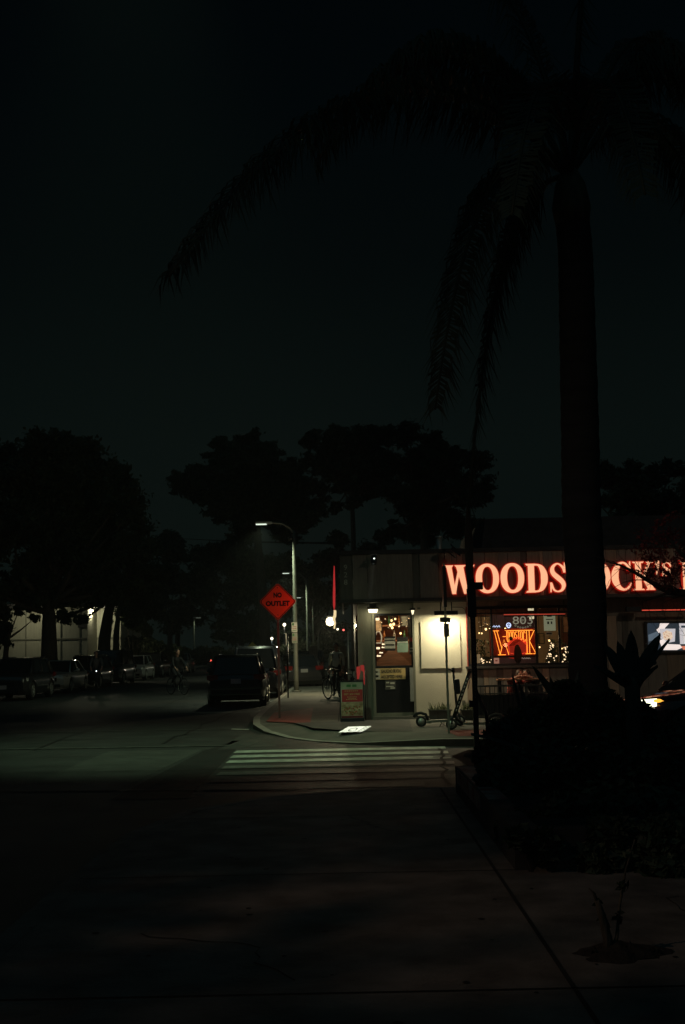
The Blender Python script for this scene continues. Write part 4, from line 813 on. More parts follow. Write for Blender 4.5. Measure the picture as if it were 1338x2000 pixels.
# small distant lamps
def globe(px, py, Y, r, label, pw, ground=0.0, base_dx=0.0, col=(1.0, .9, .62), st=3.0, kind='post'):
    p = P(px, py, Y); t = thing('post_lamp' if kind == 'post' else 'wall_lamp', label, 'lamp', (p.x, Y, ground if kind == 'post' else p.z))
    b = MB(); b.ball(p, r, 10); loc(b, 'bulb', em('lamp_globe_%d' % int(st*10), col, st), t)
    b = MB()
    if kind == 'post': b.path([(p.x+base_dx, Y, ground), (p.x+base_dx, Y, p.z-.3), (p.x, Y, p.z-r)], .035, 6)
    else: b.cbox((p.x, Y+r+.06, p.z+.04), (r*2, .12, r*2))
    b.cbox((p.x, Y, p.z+r+.02), (r*1.6, r*1.6, .04)); loc(b, 'post' if kind == 'post' else 'bracket', M['darkmetal'], t)
    if pw: lamp('POINT', 'lamp_light', (p.x, Y-r-.12, p.z-r-.05), pw, col, .1)
globe(555.5, 1220, 100, .13, 'far round lamp glowing between the diamond sign post and the thick pole', 60)
globe(531, 1247, 110, .12, 'faint round lamp left of the diamond sign post', 30, col=(.85, .95, .85))
globe(645, 1214, 44, .15, 'very bright white lamp beside the restaurant over the side pavement', 230, .13, 1.1, (1.0, .86, .52), 9, 'wall')
globe(659.5, 1229, 36, .03, 'tiny warm bulb hanging right of the very bright lamp', 0, kind='wall', col=(1, .8, .45), st=3)
globe(671, 1230.5, 36, .03, 'tiny pink red bulb beside the building corner', 0, kind='wall', col=(1, .15, .12), st=2)
b = MB()
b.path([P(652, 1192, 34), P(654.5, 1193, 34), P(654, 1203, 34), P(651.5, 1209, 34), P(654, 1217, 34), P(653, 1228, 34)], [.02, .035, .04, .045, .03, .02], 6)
tag(b.build('lit_bracket', em('bracket_glow', (1.0, .78, .42), .9), None, tuple(P(653, 1228, 34))), 'brightly lit crooked bracket under the end of the red side sign', 'bracket')  # bright light on the bracket is put in as its own glow
globe(250, 1236, 86, .12, 'round lamp above the garden shrubs right of the lit apartment wall', 26, st=2.4)
globe(240.5, 1236, 86, .09, 'dimmer round lamp just left of the garden lamp', 8, st=1.6)
globe(296.5, 1285, 84, .06, 'tiny white lamp behind the distant parked cars', 0, st=2.2, col=(.9, 1, .95))
globe(314, 1286.5, 84, .05, 'tinier white lamp to the right among the distant parked cars', 0, st=1.7, col=(.9, 1, .95))

# hydrant and meter on far pavement
tp = G(598, 1333, .13); t = thing('fire_hydrant', 'pale fire hydrant on the side pavement beyond the lamp post', 'hydrant', tuple(tp)); X, Y = tp.x, tp.y
b = MB(); b.path([(X, Y, .13), (X, Y, .18), (X, Y, .2), (X, Y, .62), (X, Y, .68), (X, Y, .80), (X, Y, .84)], [.19, .19, .13, .12, .17, .12, .03], 12); loc(b, 'barrel', M['metal'], t)
b = MB(); b.tube((X-.22, Y, .52), (X+.22, Y, .52), .06); b.tube((X, Y-.2, .5), (X, Y, .5), .075); loc(b, 'outlet', M['metal'], t)
tp = G(613, 1331, .13); X, Y = tp.x, tp.y; t = thing('parking_meter', 'double headed parking meter right of the hydrant', 'parking meter', tuple(tp))
b = MB(); b.path([(X, Y, .13), (X, Y, .2), (X, Y, .95)], [.13, .07, .05], 8); loc(b, 'post', M['metal'], t)
for s_ in (-1, 1): b = MB(); b.ball((X+s_*.2, Y, 1.02), (.14, .09, .13), 10); b.cbox((X+s_*.2, Y-.09, 1.04), (.12, .02, .08)); loc(b, 'meter_head', M['metal'], t)
b = MB(); b.cbox((X, Y+.1, 1.45), (.4, .06, .75)); loc(b, 'sign_plate', M['rust'], t)

# ------------------------------------------------------------ A-board
Ya = 27.55; X0, X1, Z0, Z1 = box_px(664, 1329, 711, 1402, Ya); Z0 = .13
t = thing('sandwich_board', 'folding pavement sign with red and white pizza advert by the restaurant corner', 'sandwich board', ((X0+X1)/2, Ya, .13), 0)
tilt = .10
def af(u, v, d): return (X0+(X1-X0)*u, Ya+v*tilt+d, Z0+(Z1-Z0)*v)
def arect(b, u0, v0, u1, v1, d0, d1, mi=0): b.prism([(u0, v0), (u1, v0), (u1, v1), (u0, v1)], d0, d1, af, mi)
b = MB(); arect(b, 0, 0, .04, 1, -.015, .015); arect(b, .96, 0, 1, 1, -.015, .015); arect(b, .04, .96, .96, 1, -.015, .015); arect(b, .04, 0, .96, .09, -.012, .012)
def bf(u, v, d): return (X0+(X1-X0)*u, Ya+.34-v*.22+d, Z0+(Z1-Z0)*v)
b.prism([(0, 0), (1, 0), (1, 1), (0, 1)], 0, .02, bf, 0); loc(b, 'frame', M['darkmetal'], t)
b = MB(); arect(b, .04, .09, .96, .96, -.006, .0, 0); arect(b, .05, .79, .95, .95, -.009, -.0065, 1); arect(b, .08, .48, .95, .78, -.009, -.0065, 2); arect(b, .05, .15, .95, .47, -.009, -.0065, 3); arect(b, .05, .095, .95, .145, -.009, -.0065, 4)
def at_(s_, u, v, h, wd, mi):
    tt_ = MB().text(s_, 0, 0, 1, 0, wid=1, bold=.02); b.add([af(u+x*wd, v+z*h, -.0105) for x, _, z in tt_.v], tt_.f, mi)
at_('GET $20 FREE', .5, .665, .055, .66, 5)
for (u0, u1, v) in ((.2, .78, .735), (.3, .72, .59), (.36, .68, .555), (.26, .74, .53)):
    n = 7
    for k in range(n): uu = u0+(u1-u0)*k/n; arect(b, uu, v, uu+(u1-u0)/n*.7, v+.018, -.0115, -.0095, 5)
arect(b, .28, .84, .46, .90, -.0115, -.0095, 6); arect(b, .52, .84, .70, .90, -.0115, -.0095, 6)
pz = pm('pizza_print', (.40, .22, .07), .6, bump=0, scale=9, var=.6, col2=(.62, .5, .3))
loc(b, 'poster', [M['paper'], pm('sage_print', (.34, .38, .26), .7, bump=0), M['redink'], pz, pm('dark_red_print', (.14, .015, .015), .7, bump=0), pm('gold_print', (.6, .38, .16), .6, bump=0), M['greenink']], t)
b = MB()
for k, (u, v, ru, rv) in enumerate(((.27, .30, .2, .13), (.66, .33, .24, .12), (.5, .22, .2, .06))):
    ring = [(u+ru*math.cos(a_*.4), v+rv*math.sin(a_*.4)) for a_ in range(16)]; b.prism(ring, -.0125-.001*k, -.0095, af, 0)
    for q_ in range(9): a_ = q_*2.4; rr = .25+.6*(q_ % 3)/3; cu_, cv_ = u+ru*rr*math.cos(a_), v+rv*rr*math.sin(a_); b.prism([(cu_+.035*math.cos(k2*1.05), cv_+.02*math.sin(k2*1.05)) for k2 in range(6)], -.0150-.0004*q_-.001*k, -.012, af, 1+q_ % 2)
loc(b, 'pizza_picture', [pz, pm('tomato_print', (.35, .06, .03), .6, bump=0), pm('herb_print', (.12, .14, .03), .6, bump=0)], t)
# pink flag behind the board
b = MB(); pts = [P(696, 1302, 29.2), P(702, 1298, 29.2), P(711, 1300, 29.2), P(712, 1335, 29.2), P(709, 1312, 29.2), P(704, 1312, 29.2), P(700, 1326, 29.2), P(697, 1327, 29.2)]
t = thing('pennant', 'torn pink red pennant hanging at the dark corner behind the sandwich board', 'pennant', tuple(P(700, 1326, 29.2-1.2)))
Yf = 27.95
pts = [P(x, y, Yf) for x, y in ((696, 1303), (703, 1301), (704, 1313), (701, 1326), (697.5, 1327))]
b = MB(); n = 5; b.add(pts+[p+Vector((0, .01, 0)) for p in pts], [tuple(range(5)), tuple(range(9, 4, -1))]+[(i, (i+1) % 5, (i+1) % 5+5, i+5) for i in range(5)])
pts = [P(x, y, Yf+.03) for x, y in ((704, 1299), (711, 1299), (712, 1310), (712.5, 1338), (710.5, 1336), (709.5, 1312), (704.5, 1309))]
b.add(pts+[p+Vector((0, .01, 0)) for p in pts], [tuple(range(7)), tuple(range(13, 6, -1))]+[(i, (i+1) % 7, (i+1) % 7+7, i+7) for i in range(7)])
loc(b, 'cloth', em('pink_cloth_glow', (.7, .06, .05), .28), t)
b = MB(); p = P(712, 1300, Yf+.06); b.tube((p.x, Yf+.06, .13), (p.x, Yf+.06, p.z+.1), .012); loc(b, 'pole', M['darkmetal'], t)
b = MB(); X0 = P(690, 1300, 29.4).x
b.box(XL-.03, XL-.002, 28.6, 31, 1.0, 2.5); tag(b.build('side_window', pm('dark_pane', (.03, .006, .008), .08, bump=0), None, (XL, 28.6, 1.0)), 'dark glossy window on the side wall of the restaurant', 'window')

# ============================================================ VEHICLES
def paintm(name, col, rough=.28): return pm(name, col, rough, .2, var=.04, bump=0, coat=.8)
STY = {
 'suv': dict(L=4.6, W=1.86, H=1.60, belt=1.00, hood=.98, cab=(1.15, -2.18), rf=(.45, -1.85), trunk=None, wr=.345, ax=(1.38, -1.36)),
 'van': dict(L=4.9, W=1.92, H=1.86, belt=1.08, hood=1.02, cab=(1.55, -2.36), rf=(.8, -2.2), trunk=None, wr=.35, ax=(1.5, -1.45)),
 'sedan': dict(L=4.6, W=1.80, H=1.44, belt=.92, hood=.88, cab=(1.05, -1.72), rf=(.30, -1.05), trunk=.98, wr=.33, ax=(1.38, -1.36)),
 'hatch': dict(L=4.2, W=1.76, H=1.50, belt=.95, hood=.92, cab=(1.15, -2.0), rf=(.42, -1.55), trunk=None, wr=.32, ax=(1.28, -1.25)),
}
def car(label, X, Y, rz, sty, paint, group=None, head=None, tail=None, plate=True, name='parked_car'):
    S = STY[sty]; L, Wd, H, belt, hood, wr = S['L'], S['W'], S['H'], S['belt'], S['hood'], S['wr']; hl = L/2; hw = Wd/2
    t = thing(name, label, 'car', (X, Y, 0), rz, group)
    xs = sorted(set([-hl, -hl+.05, -hl+.15, -hl+.4, hl-.4, hl-.15, hl-.05, hl, 0, .6, -.6] + [a_+d_*wr*1.16 for a_ in S['ax'] for d_ in (-1.03, -1, -.85, -.6, -.3, 0, .3, .6, .85, 1, 1.03)]))
    rings = []
    for x in xs:
        e_ = abs(x)/hl; w_ = hw*(1-.13*e_**9-.03*e_**2)
        zb = .22 + (.16 if e_ > .97 else 0)
        for a_ in S['ax']:
            d_ = abs(x-a_)
            if d_ < wr*1.17: zb = max(zb, wr+math.sqrt(max(0, (wr*1.17)**2-d_*d_))*.98)
        c0, c1 = S['cab']
        if x > c0: zt = belt-(belt-hood)*.4-(x-c0)/(hl-c0)*(belt-hood+.10)*.8
        elif x < c1 and S['trunk']: zt = S['trunk']-.03*(c1-x)
        elif x < c1: zt = belt-.04
        else: zt = belt
        if e_ > .985: zt -= .13
        rings.append([(x, w_-.03, zb), (x, w_+.0, max(zb+.02, .42)), (x, w_-.005, max(zb+.04, .66)), (x, w_-.05, zt-.05), (x, w_-.14, zt), (x, 0, zt+.03), (x, -w_+.14, zt), (x, -w_+.05, zt-.05), (x, -w_+.005, max(zb+.04, .66)), (x, -w_, max(zb+.02, .42)), (x, -w_+.03, zb)])
    b = MB(); n = 11; vs = [p for r_ in rings for p in r_]
    fs = [(i*n+k, i*n+(k+1) % n, (i+1)*n+(k+1) % n, (i+1)*n+k) for i in range(len(xs)-1) for k in range(n)]
    b.add(vs, fs, 0, True); b.add(vs, [tuple(range(n)), tuple((len(xs)-1)*n+k for k in range(n-1, -1, -1))], 0)
    b.build('body', paint, t)
    c0, c1 = S['cab']; r0_, r1_ = S['rf']; zr = H-.05; wb = hw-.10; wt = hw-.28; zbelt = belt-.01
    b = MB(); cab = [(c0, wb-.06, zbelt), (r0_, wt, zr), (r1_, wt, zr-.02), (c1, wb-.08, zbelt)]
    mids = [(c0-.35, wb, zbelt), (c1+.25, wb, zbelt)]
    def pp(x, y_, z_): return [(x, y_, z_), (x, -y_, z_)]
    A = pp(c0, wb-.10, zbelt)+pp(c0-.3, wb, zbelt)+pp(c1+.2, wb, zbelt)+pp(c1, wb-.1, zbelt)
    B = pp(r0_+.03, wt-.06, zr)+pp(r0_-.15, wt, zr+.01)+pp(r1_+.15, wt, zr-.005)+pp(r1_, wt-.06, zr-.03)
    ring1 = [A[0], A[2], A[4], A[6], A[7], A[5], A[3], A[1]]; ring2 = [B[0], B[2], B[4], B[6], B[7], B[5], B[3], B[1]]
    b.add(ring1+ring2, [(i, (i+1) % 8, 8+(i+1) % 8, 8+i) for i in range(8)]); b.build('window_glass', M['carglass'], t)
    b = MB(); up = [(x*1.0, y_*1.02, z_+.005) for x, y_, z_ in ring2]; top = [(x-.06*(1 if x > 0 else -1), y_*.86, zr+.05) for x, y_, z_ in ring2]
    b.add(up+top, [(i, (i+1) % 8, 8+(i+1) % 8, 8+i) for i in range(8)]+[tuple(range(8, 16))], 0, True)
    for s_ in (-1, 1):
        b.path([(c0-.02, s_*(wb-.09), zbelt), (r0_+.02, s_*(wt-.04), zr+.01)], .032, 6); b.path([(c1+.02, s_*(wb-.08), zbelt), (r1_+.02, s_*(wt-.04), zr)], .05, 6)
        xm = (c0+c1)/2+.15; b.path([(xm, s_*(wb+.0), zbelt), (xm-.05, s_*(wt+.0), zr)], .035, 6)
        if sty in ('suv', 'van'): b.path([(c1+.55, s_*(wb+.0), zbelt), (r1_+.4, s_*(wt+.0), zr)], .06, 6); b.path([(r0_-.1, s_*(wt-.05), zr+.07), (r1_+.3, s_*(wt-.05), zr+.07)], .018, 5)
    b.build('roof', paint, t)
    for ai, a_ in enumerate(S['ax']):
        for s_ in (-1, 1):
            b = MB(); yc = s_*(hw-.13); b.path([(a_, yc-.11, wr), (a_, yc-.095, wr), (a_, yc+.095, wr), (a_, yc+.11, wr)], [wr*.9, wr, wr, wr*.9], 24); wo = b.build('wheel', M['rubber'], t)
            b = MB(); yo = yc+s_*.112; b.torus((a_, yo, wr), (0, 1, 0), wr*.62, .018, 20, 5)
            for k in range(5): an = k*2*math.pi/5; b.tube((a_, yo, wr), (a_+wr*.6*math.cos(an), yo, wr+wr*.6*math.sin(an)), .028, .02, 5)
            b.ball((a_, yo, wr), (.05, .02, .05), 8); b.build('rim', M['metal'], wo)
    for s_ in (-1, 1):
        b = MB(); hx = hl-.03; b.add([(hx+.012, s_*(hw-.62), .66), (hx-.03, s_*(hw-.20), .69), (hx-.34, s_*(hw-.028), .74), (hx-.36, s_*(hw-.04), .86), (hx-.10, s_*(hw-.22), .84), (hx+.0, s_*(hw-.60), .78)], [(0, 1, 4, 5), (1, 2, 3, 4)], 0, True)
        b.ball((hx-.08, s_*(hw-.32), .75), (.09, .16, .055), 8, 0); b.build('headlight', head or M['lampglass'], t)
        b = MB(); tz = (.82, 1.0) if sty in ('suv', 'van', 'hatch') else (.72, .88)
        b.cbox((-hl+.06, s_*(hw-.24), sum(tz)/2), (.10, .28, tz[1]-tz[0])); b.cbox((-hl+.20, s_*(hw-.075), sum(tz)/2+.01), (.26, .07, (tz[1]-tz[0])*.8)); b.build('tail_light', tail or M['tailglass'], t)
        b = MB(); b.ball((c0-.32, s_*(hw+.10), belt+.08), (.07, .10, .075), 8); b.tube((c0-.32, s_*(hw-.08), belt+.02), (c0-.32, s_*(hw+.05), belt+.05), .02); b.build('mirror', paint, t)
        b = MB()
        for xx in ((c0+c1)/2+.25, (c0+c1)/2-.75): b.cbox((xx, s_*(hw-.005), belt-.14), (.16, .02, .025))
        b.build('door_handle', paint, t)
    b = MB(); b.cbox((hl-.0, 0, .62), (.05, .9, .16)); b.cbox((hl-.0, 0, .36), (.06, 1.2, .12)); b.build('grille', M['darkmetal'], t)
    b = MB(); b.cbox((-hl+.01, 0, .48), (.10, 1.5, .14)); b.build('rear_bumper', M['darkmetal'], t)
    if plate:
        for s_ in (1, -1): b = MB(); b.cbox((s_*(hl+.03), 0, .52 if s_ > 0 else .80), (.012, .31, .15)); b.build('licence_plate', M['plate'], t)
    return t
black = paintm('black_paint', (.008, .008, .009)); white = paintm('white_paint', (.55, .56, .52)); silver = paintm('silver_paint', (.42, .43, .38)); dgrey = paintm('dark_grey_paint', (.03, .032, .034)); navy = paintm('navy_paint', (.012, .015, .022)); maroon = paintm('maroon_paint', (.10, .012, .012))
HP = math.pi/2
car('black crossover parked at the corner kerb with its rear towards the crossing', -3.46, 40.3, HP+R(2), 'suv', black)
car('dark tall van parked directly in front of the black crossover', -3.25, 46.6, HP, 'van', navy)
car('dark hatchback with pale roof edge parked across the lit driveway by the thick pole', -2.2, 54.6, HP+R(12), 'hatch', dgrey)
car('dark wagon parked beyond the thick lamp pole', -1.9, 66, HP-R(3), 'suv', dgrey)
grp = 'cars parked along the left kerb'
lrow = [(46.8, 'suv', dgrey, 'dark grey sport utility car at the far left facing the camera'), (53.6, 'sedan', silver, 'silver sedan facing the camera with a lit front corner, second from the left'),
        (59.8, 'suv', black, 'black sport utility car below the apartment wall, third from the left'), (66.2, 'van', navy, 'navy tall van behind the distant cyclist, fourth from the left'),
        (74.0, 'hatch', white, 'white hatchback facing the camera half way along the left kerb'), (80.5, 'suv', black, 'black sport utility car just beyond the white hatchback'),
        (88, 'sedan', dgrey, 'grey sedan far along the left kerb near the tiny white lamps'), (95, 'hatch', silver, 'pale hatchback farthest along the left kerb behind the near cyclist')]
for y, st, pt, lb in lrow: car(lb, -12.9, y+2.2, -HP-R(1), st, pt, grp)
car('dark car side on at the street end with glowing red tail light', -9.6, 108, R(4), 'sedan', dgrey, tail=em('lit_tail', (1.0, .12, .08), 4))
car('pale van facing the camera far away behind the black crossover', -7.6, 100, -HP+R(8), 'van', white)
headm = em('headlight_on', (1.0, 1.0, .66), 3.0)
cr_ = car('black car with one glowing headlight waiting on the street at the right edge', 6.62, 21.2, math.pi+R(14), 'sedan', paintm('gloss_black_paint', (.02, .006, .006), .15), head=headm, name='car')
for o in list(bpy.data.objects):
    pass
b = MB(); hx = 2.3-.4; b.add([(hx, .868, .80), (hx-.10, .885, .82), (hx+.0, .87, .85)], [(0, 1, 2)]); b.ball((1.90, .862, .825), (.08, .02, .03), 8); b.build('marker_light', em('amber_marker', (1.0, .45, .05), 1.6), cr_)

# ============================================================ BICYCLES AND SCOOTERS
def bicycle(label, X, Y, rz, group=None, z=0.0, lean=0.0, fr=None, lamp_on=False):
    t = thing('bicycle', label, 'bicycle', (X, Y, z), rz, group); t.rotation_euler = (lean, 0, rz)
    fr = fr or M['darkmetal']; wr = .34; xa, xb = -.52, .52
    for x in (xa, xb):
        b = MB(); b.torus((x, 0, wr), (0, 1, 0), wr-.02, .019, 30, 6); wo = b.build('wheel', M['rubber'], t)
        b = MB(); b.torus((x, 0, wr), (0, 1, 0), wr-.045, .008, 26, 4)
        for k in range(14): an = k*2*math.pi/14; b.tube((x, .02*(-1)**k, wr), (x+(wr-.05)*math.cos(an), 0, wr+(wr-.05)*math.sin(an)), .0025, n=3)
        b.tube((x, -.04, wr), (x, .04, wr), .02, n=6); b.build('rim', M['metal'], wo)
    b = MB(); bb = (-.10, 0, .29); st = (-.26, 0, .78); hd = (.34, 0, .80); hd2 = (.38, 0, .66)
    for p, q_ in ((bb, st), (bb, hd2), (st, hd), (hd, hd2)): b.tube(p, q_, .018)
    for s_ in (-1, 1): b.tube((xa, s_*.05, wr), (bb[0], s_*.02, bb[2]), .010); b.tube((xa, s_*.05, wr), (st[0], s_*.02, st[2]-.04), .009); b.path([hd2, (.42, s_*.05, .58), (xb, s_*.055, wr)], .012, 6)
    b.tube(st, (-.29, 0, .90), .013); b.tube(hd, (.32, 0, .93), .013); b.build('frame', fr, t)
    b = MB(); b.path([(.36, -.29, .97), (.42, -.22, .96), (.34, 0, .94), (.42, .22, .96), (.36, .29, .97)], .012, 6); b.build('handlebar', M['darkmetal'], t)
    b = MB(); b.ball((-.30, 0, .93), (.14, .07, .03), 10); b.build('saddle', M['rubber'], t)
    b = MB(); b.torus((-.10, .05, .29), (0, 1, 0), .09, .006, 16, 4); b.tube((-.10, .07, .29), (-.02, .07, .16), .009); b.tube((-.10, -.07, .29), (-.18, -.07, .42), .009); b.cbox((-.02, .12, .16), (.09, .09, .02)); b.cbox((-.18, -.12, .42), (.09, .09, .02)); b.build('crank', M['metal'], t)
    if lamp_on: b = MB(); b.ball((.44, 0, .90), .028, 8); b.build('bike_light', em('bike_light', (.9, .95, 1), 3), t)
    return t
bx = G(347, 1357); bicycle('dark bicycle ridden across the street by the near cyclist', bx.x, bx.y, R(-52))
b2 = G(188, 1349); bicycle('bicycle with a small front light ridden beside the left parked cars', b2.x, b2.y, -HP+R(12), lamp_on=True)
b3 = G(640, 1368, .13); bicycle('left one of the bicycles parked by the side wall', b3.x+.25, b3.y+.3, R(118), 'bicycles at the rack', .13, R(-4))
bicycle('right one of the bicycles parked by the side wall', b3.x+.62, b3.y+.25, R(112), 'bicycles at the rack', .13, R(5))

def scooter(label, xr, yb, rz, mt_stem, thick=.03, text=None, bag=False, lean=12, xf=.92):
    p = G(xr, yb, .13); t = thing('scooter', label, 'electric scooter', (p.x, p.y, .13), rz)
    wr = .112
    for x in (0, xf): b = MB(); b.torus((x, 0, wr), (0, 1, 0), wr-.027, .027, 20, 8); wo = b.build('wheel', M['rubber'], t); b = MB(); b.path([(x, -.02, wr), (x, .02, wr)], .07, 14); b.build('hub', M['metal'], wo)
    b = MB(); b.box(.13, xf-.22, -.08, .08, .09, .13); b.box(.15, xf-.24, -.085, .085, .131, .14); b.box(.12, .2, -.05, .05, .07, .12); b.build('deck', M['lampm'], t)
    b = MB(); b.path([(-.15, 0, .20), (-.10, 0, .27), (0, 0, .285), (.1, 0, .25), (.14, 0, .14)], .03, 6); b.cbox((-.10, 0, .23), (.06, .07, .05)); b.build('mudguard', M['rubber'], t)
    tl = math.tan(R(lean)); zt = 1.13; top = (xf-.05-tl*(zt-.25), 0, zt)
    b = MB(); b.path([(xf-.22, 0, .11), (xf-.12, 0, .2), (xf-.07, 0, .34)], .03, 8); b.path([(xf, 0, wr), (xf-.02, .0, .28)], .03, 6); b.path([(xf-.05, 0, .25), top], [thick*1.1, thick], 10, 0)
    b.build('stem', mt_stem, t)
    if text:
        b = MB(); a_ = Vector((xf-.05, 0, .25)); c_ = Vector(top)
        for k in range(9):
            f0 = .12+.085*k; q0 = a_.lerp(c_, f0); q1 = a_.lerp(c_, f0+.05)
            for s_ in (-1, 1): b.path([q0+Vector((0, s_*thick*.75, 0)), q1+Vector((0, s_*thick*.75, 0))], thick*.42, 5)
        b.build('stem_lettering', pm('stem_white', (.45, .45, .4), .6, bump=0), t)
    b = MB(); b.path([(top[0]-.05, -.24, zt+.02), (top[0], -.1, zt), (top[0], .1, zt), (top[0]-.05, .24, zt+.02)], .016, 6); b.tube((top[0], 0, zt-.03), (top[0], 0, zt+.05), .035); b.build('handlebar', M['darkmetal'], t)
    if bag: b = MB(); m_ = Vector((xf-.05, 0, .25)).lerp(Vector(top), .62); b.cbox(m_+Vector((.05, 0, 0)), (.10, .13, .30), rot=Matrix.Rotation(R(-lean), 4, 'Y')); b.build('battery_case', M['darkmetal'], t)
    b = MB(); b.tube((.45, .06, .1), (.40, .14, .0), .01); b.build('kickstand', M['metal'], t)
    return t
scooter('grey electric scooter standing left of the grey post with its rear wheel by the door', 823, 1420, R(4), M['darkmetal'], .024, bag=True, lean=4, xf=.80)
s2 = scooter('dark electric scooter with white lettering along its thick leaning stem', 969, 1424, R(176), M['darkmetal'], .036, True, lean=21, xf=.86)

# planter troughs against the wall
for j, (x0, x1) in enumerate(((838, 880), (900, 928))):
    X0, X1, Z0, Z1 = box_px(x0, 1385, x1, 1411, 27.4)
    t = thing('trough_planter', ['wooden trough planter under the cream board left of the grey post', 'wooden trough planter behind the leaning scooter stem'][j], 'planter', ((X0+X1)/2, 27.4, .13))
    b = MB(); b.add([(X0+.03, 27.25, .13), (X1-.03, 27.25, .13), (X1-.03, 27.6, .13), (X0+.03, 27.6, .13), (X0, 27.2, Z1), (X1, 27.2, Z1), (X1, 27.65, Z1), (X0, 27.65, Z1)], [(0, 1, 5, 4), (1, 2, 6, 5), (2, 3, 7, 6), (3, 0, 4, 7), (3, 2, 1, 0)]); b.box(X0-.02, X1+.02, 27.16, 27.2, Z1-.03, Z1); loc(b, 'trough', M['wood_c'], t)
    b = MB(); b.box(X0+.01, X1-.01, 27.22, 27.63, Z1-.06, Z1-.03); loc(b, 'soil', M['soil'], t)
    b = MB(); rnd = random.Random(3+j)
    for i in range(90):
        p = Vector((rnd.uniform(X0+.03, X1-.03), rnd.uniform(27.25, 27.6), Z1-.04)); a_ = rnd.uniform(0, 6.28); d_ = Vector((math.cos(a_)*.1, math.sin(a_)*.08, rnd.uniform(.06, .2))); c_ = d_.cross(Vector((0, 0, 1))).normalized()*.012
        b.add([p-c_, p+c_, p+d_+c_*.3, p+d_-c_*.3], [(0, 1, 2, 3)])
    loc(b, 'foliage', M['leaf3'], t)

# patio rail
rY = 26.7; X0, X1 = P(925, 1340, rY).x, P(1130, 1340, rY).x; zt = P(960, 1338, rY).z
t = thing('patio_railing', 'dark metal railing with close bars in front of the restaurant window', 'railing', (X0, rY, .13))
b = MB(); b.box(X0, X1, rY-.03, rY+.03, zt-.04, zt); b.box(X0, X1, rY-.02, rY+.02, zt-.2, zt-.17); b.box(X0, X1, rY-.02, rY+.02, .2, .24); loc(b, 'rail', M['rust'], t)
b = MB(); x = X0+.05
while x < X1: b.box(x-.008, x+.008, rY-.008, rY+.008, .2, zt-.02); x += .1
loc(b, 'bars', M['darkmetal'], t)
b = MB(); b.box(X0+.02, X1, rY+.012, rY+.02, .25, zt-.21); loc(b, 'screen', M['rubber'], t)
for x in (X0, (X0+X1)/2, X1): b = MB(); b.box(x-.03, x+.03, rY-.032, rY+.032, .13, zt+.03); loc(b, 'post', M['rust'], t)
# small red marker in front
p = P(981, 1403, 24.5); b = MB(); b.box(p.x-.028, p.x+.028, 24.48, 24.5, p.z-.05, p.z+.05, 0); b.tube((p.x, 24.51, .13), (p.x, 24.51, p.z+.06), .008, mi=1); tag(b.build('marker_flag', [M['redink'], M['darkmetal']], None, (p.x, 24.5, .13)), 'small red plate on a thin stake in front of the patio railing', 'marker')
# patio lighting
lamp('POINT', 'patio_glow', (P(1012, 1310, 27.3).x, 27.25, 1.75), 3.5, (1.0, .28, .12), .05)

